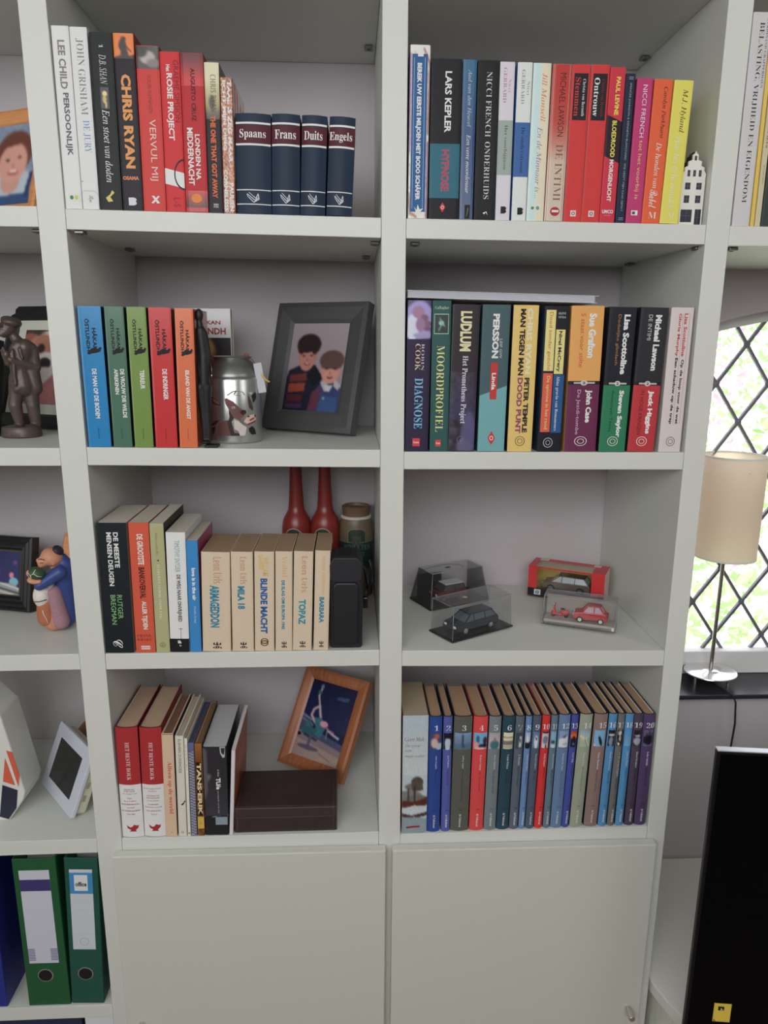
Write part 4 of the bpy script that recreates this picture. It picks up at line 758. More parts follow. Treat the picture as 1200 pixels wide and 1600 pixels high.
def p20(n):
    k = n - 1; p = Pic(16, 22, (120, 140, 170))
    if n == 1: p = Pic(16, 22, (60, 70, 110)).ell(.6, .2, .25, .18, (170, 90, 80)).ell(.4, .6, .3, .3, (196, 170, 160)).ell(.8, .8, .3, .2, (180, 180, 196))
    elif n == 2: p = Pic(16, 22, (20, 22, 34)).poly([(.3, .3), (.7, .3), (.9, .5), (.8, 1), (.2, 1), (.1, .5)], (176, 190, 206))
    elif n == 3: p = Pic(26, 22, (110, 140, 176)).grad((120, 150, 190), (100, 120, 150), 0, .7).grad((80, 110, 140), (84, 110, 136), .7, 1).ell(.48, .45, .07, .4, (60, 60, 76)).ell(.52, .8, .1, .1, (70, 70, 80))
    elif n == 4: p = Pic(22, 22, (110, 170, 206)).ell(.3, .4, .12, .25, (50, 90, 130)).ell(.2, .75, .2, .2, (214, 150, 140)).ell(.85, .5, .15, .25, (50, 40, 60)).ell(.7, .8, .35, .12, (30, 30, 50)).ell(.5, .98, .4, .12, (222, 180, 176))
    elif n == 5: p = Pic(18, 22, (186, 170, 180)).grad((150, 160, 166), (196, 176, 184), 0, .6).ell(.5, .75, .4, .3, (60, 110, 120)).ell(.5, .4, .12, .14, (160, 110, 110))
    elif n == 6: p = Pic(18, 22, (214, 208, 176)).poly([(.0, .28), (1, .28), (1, .32), (0, .32)], (90, 80, 70)).poly([(0, .5), (1, .5), (1, .78), (0, .78)], (120, 112, 104)).poly([(0, .86), (1, .86), (1, .9), (0, .9)], (90, 80, 70))
    elif n == 7: p = Pic(16, 22, (54, 72, 72)).poly([(.5, .25), (.85, .25), (.85, .9), (.4, .9)], (186, 190, 200)).ell(.62, .5, .1, .12, (60, 60, 66))
    elif n == 8: p = Pic(12, 22, (170, 184, 200)).poly([(0, .65), (1, .6), (1, 1), (0, 1)], (24, 28, 34)).ell(.4, .4, .3, .2, (206, 210, 216))
    elif n == 9: p = Pic(14, 22, (100, 124, 160)).ell(.5, .6, .32, .4, (206, 214, 222)).ell(.5, .4, .12, .1, (60, 66, 80))
    elif n == 10: p = Pic(14, 22, (196, 196, 196)).ell(.5, .5, .4, .25, (110, 120, 140)).poly([(0, 0), (1, 0), (1, .1), (0, .1)], (30, 26, 30)).ell(.6, .9, .12, .12, (30, 28, 34))
    elif n == 11: p = Pic(12, 22, (130, 170, 196)).ell(.4, .65, .35, .12, (40, 70, 80)).ell(.5, .9, .4, .15, (190, 200, 200))
    elif n == 12: p = Pic(18, 22, (130, 150, 186)).poly([(0, .5), (.4, .4), (1, .3), (1, 1), (0, 1)], (206, 208, 216)).poly([(.3, .38), (.9, .2), (.6, .42)], (40, 50, 90)).ell(.7, .8, .3, .08, (170, 170, 186))
    elif n == 13: p = Pic(12, 22, (200, 70, 40)).grad((170, 50, 36), (230, 140, 50), 0, .4).ell(.5, .45, .3, .15, (60, 24, 24)).poly([(0, .5), (1, .5), (1, 1), (0, 1)], (30, 24, 34)).ell(.5, .8, .15, .08, (110, 150, 170))
    elif n == 14: p = Pic(22, 22, (160, 172, 150)).grad((130, 160, 190), (170, 180, 180), 0, .3).line([(0, .35), (.6, .5), (.9, .95)], .05, (206, 206, 200)).line([(.2, .6), (1, .3)], .04, (190, 196, 190)).line([(.5, .5), (.8, .95)], .02, (60, 60, 60))
    elif n == 15: p = Pic(22, 22, (120, 170, 206)).ell(.6, .7, .13, .3, (24, 28, 34), -.5).ell(.48, .45, .1, .1, (24, 28, 34)).ell(0, .98, .2, .12, (206, 180, 180))
    elif n == 16: p = Pic(14, 22, (30, 30, 36)).ell(.5, .3, .6, .06, (206, 206, 210)).ell(.45, .7, .35, .3, (120, 134, 150)).ell(.8, .8, .1, .2, (20, 20, 26))
    elif n == 17: p = Pic(14, 22, (30, 28, 34)).ell(.4, .2, .35, .14, (196, 190, 186)).ell(.5, .5, .2, .2, (180, 176, 170)).ell(.3, .85, .2, .1, (190, 186, 180)).noise(30, 5, 3)
    elif n == 18: p = Pic(14, 22, (96, 150, 196)).grad((80, 140, 190), (120, 160, 196), 0, 1).ell(.5, .5, .35, .05, (150, 140, 130))
    elif n == 19: p = Pic(14, 22, (40, 38, 50)).ell(.5, .35, .4, .06, (196, 196, 206)).ell(.5, .7, .5, .25, (150, 156, 170)).ell(.3, .2, .3, .12, (20, 20, 28))
    elif n == 20: p = Pic(18, 22, (96, 92, 120)).ell(.5, .6, .6, .3, (26, 22, 36)).line([(.2, .6), (.3, .2)], .06, (26, 22, 36)).line([(.5, .6), (.6, .1)], .06, (26, 22, 36)).line([(.8, .6), (.9, .2)], .06, (26, 22, 36))
    return p.blur(1)
NUMW = ['1', '2', '3', '4', '5', '6', '7', '8', '9', '10', '11', '12', '13', '14', '15', '16', '17', '18', '19', '20']
for i, (q, col, cn) in enumerate(S20):
    n = i + 1; dk = tuple(int(c * .55) for c in col); wd = q[3] - q[2]
    two = n > 9; nu = min(.86, (12.5 if two else 6.5) / wd)
    u1 = .95 if two else (.5 + nu / 2 + .06); u0 = u1 - (nu if n != 11 else nu * .85)
    pr = [('h', NUMW[i], 'R', max(.03, u0), u1, .075, .12, (222, 222, 224)), ('c', p20(n), .06 if n < 6 else .12, .97 if n < 6 else .9, .14, .28),
          ('t', AU[i], 'R', .5, min(.95, .5 + 3.4 / wd), .33, .33 + .0095 * len(AU[i]), (206, 208, 214)), ('t', TI[i], 'R', .5, min(.95, .5 + 3.2 / wd), .345 + .0095 * len(AU[i]), min(.8, .36 + .0095 * len(AU[i]) + .011 * len(TI[i])), dk),
          ('t', 'L', 'I', .45, min(.9, .45 + 5 / wd), .80, .825, dk), ('t', 'de Volkskrant', 'S', .46, min(.95, .46 + 3.6 / wd), .85, .965, (222, 222, 224))]
    lab = cn + ' hardcover of the numbered series, spine number ' + NUMW[i]
    book(2, 4, q, col, lab, pr, depth=.128, hard=True, rnd=.0035, pages=(170, 136, 104), group='numbered hardcover novels', gloss=.5, y=.004, left=(38, 42, 52) if n not in (4, 10) else (150, 36, 40), right=(40, 44, 56) if n not in (3, 9, 4) else ((150, 40, 46) if n != 4 else (60, 120, 150)))

# --- fourth compartment, top far right
G = 'tall books at the upper right edge'
book(3, 1, (1142.9, 1171, 1179, 1206, 19), (196, 194, 196), 'tall light grey book with a black serif title about tax and freedom', [('t', 'BELASTING, VRIJHEID EN EIGENDOM', 'R', .38, .68, .045, .885, (50, 48, 52)), ('t', 'FERDINAND GRAPPERHAUS', 'R', .78, .9, .03, .34, (70, 68, 72))], depth=.16, group=G, name='hardcover_book', hard=True)
book(3, 1, (1171.8, 1178, 1207, 1213, 16), (226, 182, 60), 'thin yellow book beside the tall light grey one', [], depth=.16, group=G)
book(3, 1, (1179, 1187.5, 1214, 1223, 40), (196, 186, 150), 'thin beige book with faint brown lettering', [('t', 'DE DUIKER', 'R', .4, .7, .45, .6, (110, 60, 50)), ('t', 'Special editie', 'I', .4, .7, .68, .78, (110, 100, 80))], depth=.15, group=G)
book(3, 1, (1188.5, 1214, 1224, 1250, 60), (50, 62, 60), 'dark green-grey book cut off by the right edge', [], depth=.15, group=G)

# ---------------------------------------------------------------- more books: lying, facing
zl_, zr_ = on(636, 466, 1, 0.003), on(932, 475, 1, 0.003)
ang = math.atan2(zl_[2] - zr_[2], zr_[0] - zl_[0])
t = thing('paperback_book', 'thin white book lying flat on top of the thriller row', 'book', (0.0205, 0.004, zl_[2] + 0.0012), (0, ang, 0))
Lb = 0.2965
for zz, dx in ((0, 0), (0.0104, 0.002)): box('cover', (0, 0, zz), (Lb + dx, 0.2, zz + 0.0008), mat((206, 206, 212), 0.4), t, 0.0003)
box('page_block', (0.0008, 0.0015, 0.0008), (Lb - 0.004, 0.198, 0.0104), mat((168, 172, 182), 0.8, grain=0.2, gscale=40, stretch=(1, 1, 60)), t)
yb = 0.205; xr = on(360, 500, 1, yb)[0]; hb = on(345, 486, 1, yb)[2]
t = thing('paperback_book', 'book facing front behind the milk can, red lettering on its white upper cover', 'book', (xr - 0.135, yb, sz(1, 2, xr - 0.135) + .0004))
box('cover', (0, 0, 0), (0.135, 0.0008, hb), mat((206, 204, 206), 0.35), t); box('back_cover', (0, 0.0272, 0), (0.135, 0.028, hb), mat((206, 204, 206), 0.35), t)
box('spine', (-0.0008, 0, 0), (0, 0.028, hb), mat((206, 204, 206), 0.35), t); box('page_block', (0.0005, 0.0009, 0.0005), (0.134, 0.0271, hb - 0.0005), paper(PW), t)
pf = Pic(60, 70, (24, 18, 18)).ell(.5, .15, .3, .2, (110, 66, 40)).ell(.66, .1, .12, .1, (150, 120, 70)).ell(.62, .12, .05, .09, (14, 12, 12)).ell(.62, .3, .09, .15, (14, 12, 12)).ell(.35, .25, .12, .14, (90, 48, 34)).blur(3)
pic_obj('cover_picture', pf, flat(0.001, 0.134, 0.001, hb * .77, -0.0003), t)
for s_, a_, b_, c_, d_ in (('HÅKAN', .075, .117, .875, .915), ('ÖSTLUNDH', .048, .126, .795, .86)):
    v, f, _ = text_geo(s_, 'H'); mesh_obj('lettering', [(a_ + (b_ - a_) * p, -0.0004, hb * (c_ + (d_ - c_) * q)) for p, q in v], f, ink((150, 44, 34)), t)

# ---------------------------------------------------------------- blended figures: one continuous skin grown over simple volumes
def blob(name, shapes, m, parent, voxel=0.002, smooth=4, loc=None):
    bm = bmesh.new()
    for s in shapes:
        if s[0] == 's':
            _, c, r = s[:3]; e = Euler(s[3]) if len(s) > 3 else Euler((0, 0, 0))
            M = Matrix.Translation(c) @ e.to_matrix().to_4x4() @ Matrix.Diagonal((*r, 1))
            bmesh.ops.create_uvsphere(bm, u_segments=20, v_segments=14, radius=1, matrix=M)
        else:
            _, p, q, r1, r2 = s; p, q = Vector(p), Vector(q); d = q - p
            M = Matrix.Translation((p + q) / 2) @ d.to_track_quat('Z', 'Y').to_matrix().to_4x4()
            bmesh.ops.create_cone(bm, cap_ends=True, segments=18, radius1=r1, radius2=r2, depth=d.length, matrix=M)
            bmesh.ops.create_uvsphere(bm, u_segments=14, v_segments=10, radius=r1, matrix=Matrix.Translation(p)); bmesh.ops.create_uvsphere(bm, u_segments=14, v_segments=10, radius=r2, matrix=Matrix.Translation(q))
    me = bpy.data.meshes.new(name); bm.to_mesh(me); bm.free(); me.materials.append(m)
    o = link(bpy.data.objects.new(name, me), parent, loc)
    r = o.modifiers.new('skin', 'REMESH'); r.mode = 'VOXEL'; r.voxel_size = voxel; r.use_smooth_shade = True
    s = o.modifiers.new('smooth', 'SMOOTH'); s.iterations = smooth; s.factor = 0.5
    return o
def hx(px, py, Y, dy=0.0, base=(0, 0, 0)):
    P = on(px, py, 1, Y); return (P[0] - base[0], Y + dy - base[1], P[2] - base[2])

# bronze statue of a standing man
BZ = mat((88, 74, 68), 0.42, metal=0.35, grain=0.35, gscale=60, bump=0.5)
B0 = (-0.642, 0.14, 0.0035); Q = lambda px, py, dy=0.0: hx(px, py, 0.14, dy, B0)
st = thing('bronze_statue', 'dark bronze statue of a standing man in cap and long jacket on a round base', 'statue', B0)
body = [('c', Q(39, 543), Q(31, 575), .0150, .0160), ('c', Q(31, 540, -.004), Q(29, 572, -.006), .0110, .0125), ('s', Q(46, 543, .003), (.0105, .012, .0090)), ('c', Q(31, 575), Q(37, 604), .0158, .0185), ('c', Q(44, 562, .006), Q(53, 607, .006), .0125, .0120),
        ('c', Q(50, 602, .004), Q(58, 611, .006), .010, .0055), ('c', Q(30, 600, -.01), Q(33, 607, -.012), .010, .008),
        ('c', Q(28, 592), Q(26, 632, -.006), .0150, .0105), ('c', Q(26, 632, -.006), Q(33, 663, -.004), .0110, .0080), ('s', Q(29.5, 667, -.012), (.0095, .014, .0055)),
        ('c', Q(42, 600, .008), Q(50, 634, .004), .0150, .0110), ('c', Q(50, 634, .004), Q(54, 663, .006), .0112, .0082), ('s', Q(51, 667, -.002), (.0090, .0145, .0055)),
        ('c', Q(22, 525, -.002), Q(31, 538), .0075, .0105), ('c', Q(31, 536, .002), Q(45, 542, .004), .0070, .0085), ('s', Q(15.5, 512, -.003), (.0115, .013, .0150)), ('s', Q(11, 519, -.010), (.0080, .008, .0095)), ('s', Q(8, 522, -.014), (.0045, .005, .0050)), ('s', Q(6, 515.5, -.016), (.0028, .0035, .0035)), ('s', Q(21, 514, .009), (.0028, .002, .0042)),
        ('s', Q(18, 503.5, -.001), (.0165, .0170, .0090), (0, .20, 0)), ('s', Q(14, 500, -.002), (.0120, .0130, .0070), (0, .20, 0)), ('s', Q(4, 508, -.012), (.0095, .0105, .0026), (0, .30, 0)),
        ('c', Q(50, 546, .004), Q(55, 574, .006), .0085, .0075), ('c', Q(55, 574, .004), Q(25, 562, -.020), .0075, .0055), ('s', Q(19, 554, -.023), (.0060, .0050, .0075)), ('c', Q(18, 552, -.024), Q(14, 543, -.022), .0030, .0024), ('c', Q(16, 553, -.023), Q(11, 547, -.021), .0028, .0022),
        ('c', Q(27, 543, -.008), Q(19, 566, -.014), .0085, .0065), ('c', Q(19, 566, -.014), Q(15, 552, -.020), .0060, .0048),
        ('c', Q(27, 548, -.019), Q(33, 600, -.021), .0028, .0022), ('c', Q(37, 545, -.016), Q(42, 560, -.017), .0020, .0018)]
blob('figure', body, BZ, st, 0.0014, 3)
lathe('base', [(0.030, 0), (0.0315, 0.002), (0.0305, 0.014), (0.028, 0.018), (0.02, 0.0185)], BZ, st, 36, loc=(0.002, 0.0, 0.0002), sx=1.05, sy=0.95)

# slender black figurine between the orange book and the milk can
B1 = (-0.302, 0.02, 0.0003); Q1 = lambda px, py, dy=0.0: hx(px - 0.5, py, 0.02, dy, B1)
sf = thing('black_figurine', 'slender black standing figurine squeezed between orange book and milk can', 'figurine', B1)
blob('figure', [('s', Q1(311.5, 496), (.0065, .006, .0105)), ('c', Q1(311.5, 503), Q1(313.5, 518), .0042, .0055), ('c', Q1(314, 520), Q1(319, 560), .0078, .0080), ('c', Q1(319, 560), Q1(320, 605), .0085, .0090),
    ('c', Q1(314, 608), Q1(318, 650), .0085, .005), ('c', Q1(318, 650), Q1(321, 692), .0052, .0036), ('c', Q1(323, 608), Q1(325, 650), .0085, .005), ('c', Q1(325, 650), Q1(327, 692), .0052, .0036), ('s', Q1(320, 693.5, -.004), (.0045, .008, .003)), ('s', Q1(326.5, 693.5, -.004), (.0045, .008, .003)),
    ('c', Q1(309, 522), Q1(310, 560), .005, .004), ('c', Q1(310, 560), Q1(314, 590, -.004), .004, .0035), ('c', Q1(320, 524), Q1(327, 560), .005, .004), ('c', Q1(327, 560), Q1(323, 590, -.004), .004, .0035)], mat((26, 24, 26), 0.5), sf, 0.0016, 2)
box('base', (0.003, -0.016, -0.0002), (0.024, 0.010, 0.0035), mat((26, 24, 26), 0.5), sf, 0.001)

# painted clay figurine of a sleeping man with a melon
B2 = (-0.594, 0.112, sz(0, 3, -.594) + 0.0003); Q2 = lambda px, py, dy=0.0: hx(px, py, 0.112, dy, B2)
CLAY = mat((206, 138, 104), 0.5); BLUE = mat((50, 70, 138), 0.42, grain=0.2, gscale=90); 
fg = thing('clay_figurine', 'painted clay figurine in a blue robe hugging a green melon', 'figurine', B2)
blob('robe', [('c', Q2(102, 985, .01), Q2(99, 925, .008), .0180, .021), ('s', Q2(99, 912, .004), (.021, .024, .022)), ('c', Q2(102, 905, .004), Q2(97, 893, .002), .017, .012), ('c', Q2(101, 908, -.018), Q2(74, 925, -.030), .012, .009)], BLUE, fg, 0.002, 4)
blob('body', [('c', Q2(88, 986, -.004), Q2(87, 945, -.004), .0185, .0170), ('s', Q2(82, 988, -.004), (.014, .018, .006))], mat((196, 128, 96), 0.55, grain=0.1, gscale=60), fg, 0.002, 4)
blob('apron', [('s', Q2(73, 945, -.014), (.0155, .0165, .0225)), ('s', Q2(77, 930, -.010), (.0155, .0155, .015))], mat((214, 208, 198), 0.5, grain=0.06, gscale=70), fg, 0.0018, 4)
blob('skirt', [('c', Q2(79, 979, -.0105), Q2(78, 958, -.0115), .0165, .0160)], mat((176, 100, 62), 0.6, grain=0.35, gscale=400), fg, 0.0018, 3)
blob('side_panel', [('c', Q2(101, 985, -.010), Q2(90, 940, -.0115), .0150, .0130)], mat((160, 116, 128), 0.6, grain=0.4, gscale=500), fg, 0.0018, 3)
blob('head', [('s', Q2(85, 887, -.006), (.0190, .0195, .0160), (0, .45, 0)), ('s', Q2(75, 892, -.016), (.0105, .0095, .0100)), ('s', Q2(68.5, 889, -.019), (.0038, .0045, .004)), ('s', Q2(73, 897, -.018), (.006, .006, .005)), ('c', Q2(88, 893, 0), Q2(94, 906, 0), .011, .014), ('s', Q2(92, 893, -.019), (.003, .004, .006))], CLAY, fg, 0.0018, 3)
blob('cap', [('s', Q2(94, 877.5, -.004), (.0105, .0125, .0070), (0, .80, 0))], mat((44, 40, 52), 0.5, grain=0.9, gscale=260), fg, 0.0016, 2)
blob('melon', [('s', Q2(69.5, 906, -.030), (.0150, .013, .0112), (0, .25, 0))], mat((50, 80, 52), 0.4, grain=0.3, gscale=150), fg, 0.0016, 2)
blob('hand', [('s', Q2(66, 916.5, -.034), (.0105, .008, .0055), (0, .3, 0)), ('s', Q2(60, 905, -.034), (.0045, .006, .0065)), ('s', Q2(76, 917, -.036), (.005, .005, .004))], CLAY, fg, 0.0016, 2)
ps = mat((226, 224, 214), 0.5); dk = mat((60, 34, 30), 0.6)
for pts, m_, r_ in (([Q2(72, 885.5, -.0285), Q2(76, 884.5, -.029), Q2(81, 887, -.0265)], dk, .0007), ([Q2(74, 890.5, -.028), Q2(79, 891.5, -.0265)], dk, .0005), ([Q2(62, 902, -.0425), Q2(66, 906, -.0445), Q2(70, 903, -.0445), Q2(76, 907, -.0435), Q2(81, 909, -.039)], ps, .0006), ([Q2(66, 906, -.0445), Q2(67, 912, -.043)], ps, .0006), ([Q2(70, 903, -.0445), Q2(72, 898, -.040)], ps, .0006),
        ([Q2(65, 950, -.0285), Q2(75, 949, -.031), Q2(84, 947, -.027)], mat((70, 90, 62), .6), .0009), ([Q2(78, 963, -.0275), Q2(80, 970, -.0275), Q2(83, 975, -.027), Q2(86, 984, -.025)], ps, .0007)):
    tube('painted_line', pts, r_, m_, fg, 6)
for k in range(9):
    a = math.radians(100 + k * 20); c = Q2(87, 932, 0); l = .008
    tube('painted_line', [(c[0] + .002 * math.cos(a), -.0265, c[2] + .006 + .002 * math.sin(a)), (c[0] + .0085 * math.cos(a), -.0255, c[2] + .006 + .0085 * math.sin(a))], .00045, mat((150, 160, 196), .5), fg, 5)

# ---------------------------------------------------------------- framed photographs
def rails(t, w, h, prof, m):
    def ring(d): return [(d, d), (w - d, d), (w - d, h - d), (d, h - d)]
    for s in range(4):
        vs = []
        for d, y in prof:
            q = ring(d); a, b = q[s], q[(s + 1) % 4]; vs += [(a[0], y, a[1]), (b[0], y, b[1])]
        n = len(prof); fs = [(2 * i, 2 * ((i + 1) % n), 2 * ((i + 1) % n) + 1, 2 * i + 1) for i in range(n)]
        fs += [tuple(2 * i for i in range(n)), tuple(2 * i + 1 for i in range(n - 1, -1, -1))]
        o = mesh_obj('frame_rail', vs, fs, m, t); fixn(o)
def frame(label, X, Y, z, yaw, w, h, lean, border, m, pic, d=0.016, prof=None, mount=None, stand=True, glass=False, gap=None, name='photo_frame', group=None):
    t = thing(name, label, 'picture frame', (X - math.sin(yaw) * d * math.cos(lean), Y + math.cos(yaw) * d * math.cos(lean), z + 0.0005), (-lean, 0, yaw), group)
    prof = prof or [(0, 0), (0, -d), (border * .25, -d - .001), (border * .8, -d + .003), (border, -d + .006), (border, 0)]
    rails(t, w, h, prof, m)
    b = border
    box('backing_board', (b - .002, -d + .0075, b - .002), (w - b + .002, -d + .0095, h - b + .002), mat((90, 72, 56), .8), t)
    if mount:
        box('mount_card', (b - .001, -d + .0066, b - .001), (w - b + .001, -d + .0074, h - b + .001), mat(mount, .8), t); b += gap
    pic_obj('photograph', pic, flat(b, w - b, b, h - b, -d + .0064), t, 0.25)
    if stand: # strut behind
        L = h * .62; a = lean + .42
        o = box('strut', (-.02, 0, -L), (.02, .003, 0), mat((110, 70, 48), .7), t, .001, loc=(w / 2, 0.0002, h * .66))
        # swings back until its foot reaches the shelf
        for k in range(60):
            th = k * .02
            zz = (h * .66 - L * math.cos(th)) * math.cos(lean) - (L * math.sin(th)) * math.sin(lean)
            o.rotation_euler = (th, 0, 0)
            if zz > 0.0015: break
    return t

# two boys in a dark frame
pic = Pic(90, 124, (150, 138, 146)).grad((158, 144, 150), (140, 130, 138)).ell(.3, .85, .42, .35, (34, 32, 48)).poly([(.02, .55), (.25, .47), (.5, .48), (.62, .6), (.6, 1), (0, 1)], (34, 32, 50)).poly([(.06, .6), (.36, .57), (.38, .66), (.06, .68)], (110, 50, 52)).poly([(.05, .7), (.36, .68), (.36, .78), (.06, .8)], (150, 70, 56)).poly([(.05, .82), (.34, .82), (.32, .9), (.04, .9)], (86, 40, 46)).poly([(.05, .93), (.34, .92), (.34, .97), (.04, .98)], (70, 50, 80)).poly([(.38, .5), (.52, .5), (.66, .62), (.5, .72), (.36, .6)], (24, 24, 34))
pic.ell(.33, .37, .165, .165, (174, 118, 108)).ell(.33, .25, .215, .13, (48, 34, 36)).ell(.33, .43, .13, .12, (180, 124, 112)).poly([(.12, .2), (.16, .35), (.22, .33), (.3, .34), (.52, .3), (.55, .22), (.4, .14), (.2, .14)], (46, 32, 34)).ell(.26, .375, .025, .009, (60, 40, 44)).ell(.4, .37, .025, .009, (60, 40, 44)).ell(.34, .47, .055, .012, (120, 52, 56)).ell(.34, .466, .035, .006, (206, 190, 186)).ell(.335, .42, .02, .02, (160, 100, 96))
pic.poly([(.5, .8), (.62, .7), (.7, .66), (.95, .68), (1, .74), (1, 1), (.45, 1)], (56, 66, 104)).poly([(.5, .78), (.66, .73), (.62, .98), (.46, .98)], (96, 52, 66)).poly([(.62, .67), (.72, .62), (.8, .76), (.72, .78)], (178, 170, 172)).poly([(.88, .63), (.99, .7), (.95, .76), (.86, .7)], (178, 170, 172)).poly([(.68, .82), (.96, .84), (.96, 1), (.64, 1)], (60, 84, 130)).ell(.72, .85, .018, .012, (190, 190, 200))
pic.ell(.78, .54, .17, .135, (196, 138, 124)).ell(.78, .42, .215, .115, (92, 70, 66)).poly([(.6, .4), (.62, .52), (.7, .46), (.84, .44), (.95, .5), (.98, .4), (.85, .32), (.68, .33)], (92, 70, 66)).ell(.78, .6, .13, .085, (200, 142, 128)).ell(.71, .51, .022, .009, (50, 40, 46)).ell(.85, .51, .022, .009, (50, 40, 46)).ell(.78, .61, .05, .018, (120, 46, 54)).ell(.78, .602, .035, .007, (220, 206, 200)).ell(.775, .56, .02, .018, (182, 116, 108)).poly([(.7, .7), (.86, .7), (.8, .78), (.74, .76)], (196, 196, 200)).blur(2)
DF = mat((70, 70, 72), 0.45, grain=0.12, gscale=30, stretch=(1, 1, 6))
frame('dark grey photo frame with two smiling boys, leaning beside the milk can', -.2384, .2505, sz(1, 2, -.2), -.5499, .1998, .2414, .2856, .038, DF, pic, d=.02)
# acrobats on a bench in a wooden frame
pic = Pic(84, 124, (26, 30, 64)).grad((22, 26, 58), (30, 36, 78), 0, .6).poly([(0, .66), (.35, .7), (1, .78), (1, 1), (0, 1)], (134, 118, 124)).poly([(0, .45), (.2, .5), (.3, .62), (1, .72), (1, .8), (0, .68)], (74, 80, 110)).poly([(0, .78), (1, .88), (1, 1), (0, 1)], (160, 138, 132)).line([(0, .48), (.3, .53)], .012, (130, 134, 160)).line([(0, .53), (.28, .58)], .01, (120, 124, 150))
pic.line([(.24, .10), (.22, .2), (.30, .32)], .02, (176, 160, 170)).ell(.24, .07, .035, .03, (110, 130, 140)).ell(.22, .15, .04, .025, (60, 100, 110)).line([(.30, .32), (.2, .38), (.18, .46), (.3, .54)], .025, (186, 164, 170)).line([(.30, .32), (.36, .42), (.42, .5)], .025, (186, 164, 170)).poly([(.26, .48), (.42, .46), (.55, .58), (.5, .72), (.3, .68), (.34, .6)], (60, 112, 124)).ell(.5, .53, .09, .04, (206, 150, 170)).poly([(.02, .66), (.14, .6), (.4, .62), (.36, .7), (.1, .72)], (50, 96, 104)).ell(.17, .58, .07, .04, (60, 104, 112)).ell(.03, .73, .05, .02, (24, 26, 40)).poly([(.14, .7), (.46, .74), (.44, .77), (.13, .735)], (60, 58, 84)).line([(.29, .74), (.29, .84)], .03, (90, 86, 112)).ell(.3, .87, .24, .03, (96, 84, 104)).poly([(.6, .58), (.9, .64), (.88, .67), (.62, .61)], (166, 166, 186)).poly([(.68, .63), (.9, .68), (.88, .70), (.7, .66)], (40, 44, 70)).line([(.55, .57), (.75, .6)], .012, (160, 100, 120)).line([(.6, .56), (.62, .7)], .012, (130, 130, 150)).line([(.64, .17), (.86, .14)], .02, (60, 90, 120)).ell(.75, .16, .12, .025, (50, 76, 110)).line([(.55, .9), (.7, .93)], .006, (120, 80, 80)).line([(.72, .93), (.84, .955)], .006, (120, 80, 80)).noise(4, 2, 1).blur(1)
WD = wood_mat((150, 84, 46), (176, 104, 58), 0.35, 'Z')
frame('reddish wooden photo frame showing acrobats on a bench at night', -.2233, .2251, sz(1, 4, -.2), -.5797, .1602, .2062, .5676, .024, WD, pic, d=.016)
# girl in a wooden frame, cut by the left edge
pic = Pic(90, 70, (128, 142, 164)).noise(5, 9, 3).ell(.52, .95, .42, .4, (176, 186, 196)).ell(.52, .72, .12, .14, (196, 146, 134)).poly([(.12, .9), (.9, .86), (.92, 1), (.1, 1)], (50, 74, 116)).poly([(.76, .62), (.84, .6), (.83, .9), (.72, .92)], (44, 56, 96)).ell(.85, .82, .06, .2, (196, 156, 150)).poly([(.22, .62), (.3, .62), (.34, .92), (.24, .92)], (44, 56, 96)).ell(.52, .36, .24, .28, (104, 62, 52)).ell(.52, .48, .185, .25, (206, 152, 138)).poly([(.32, .4), (.4, .28), (.62, .24), (.7, .36), (.72, .2), (.5, .1), (.32, .2)], (104, 62, 52)).ell(.45, .44, .025, .015, (60, 50, 60)).ell(.60, .42, .025, .015, (60, 50, 60)).ell(.54, .6, .07, .03, (170, 80, 80)).ell(.54, .59, .055, .016, (232, 220, 214)).ell(.53, .52, .02, .03, (190, 130, 118)).blur(2)
k_ = 18; pic.a = np.concatenate([np.repeat(pic.a[:, :1], k_, 1), pic.a[:, :-k_]], 1)
PN = wood_mat((190, 118, 56), (214, 146, 78), 0.4, 'X')
zg = sz(0, 1, -.55)
frame('honey coloured wooden frame with a smiling girl, on the top shelf at the left edge', -.5700 - .22 * math.cos(-.458), .1 - .22 * math.sin(-.458), zg, -.458, .22, .1806, .305, .022, PN, pic, d=.016)
# dog portrait in a black frame with white mount
pic = Pic(70, 100, (196, 190, 184)).poly([(0, 0), (1, 0), (1, .12), (0, .12)], (70, 64, 60)).ell(.2, .2, .28, .14, (150, 92, 80), .5).ell(.3, .3, .2, .22, (170, 120, 104)).ell(.05, .3, .12, .16, (140, 84, 72)).ell(.62, .3, .4, .3, (206, 186, 174)).ell(.45, .24, .22, .18, (166, 112, 98)).ell(.85, .22, .18, .18, (166, 112, 98)).ell(.42, .25, .09, .06, (56, 40, 40)).ell(.82, .25, .09, .06, (56, 40, 40)).ell(.58, .44, .26, .14, (214, 204, 200)).ell(.55, .46, .15, .085, (38, 34, 40)).ell(.58, .7, .5, .2, (200, 190, 186)).poly([(.3, .9), (.8, .6), (1, .56), (1, 1), (.2, 1)], (176, 112, 112)).noise(5, 3, 2).blur(2)
BF = mat((24, 24, 26), 0.35)
frame('black frame with wide white mount showing a brown and white dog, behind the statue', -.766, .3384 - .045, sz(0, 2, -.65), -.45, .2, .235, .33, .026, BF, pic, d=.016, mount=(196, 194, 184), gap=.019)
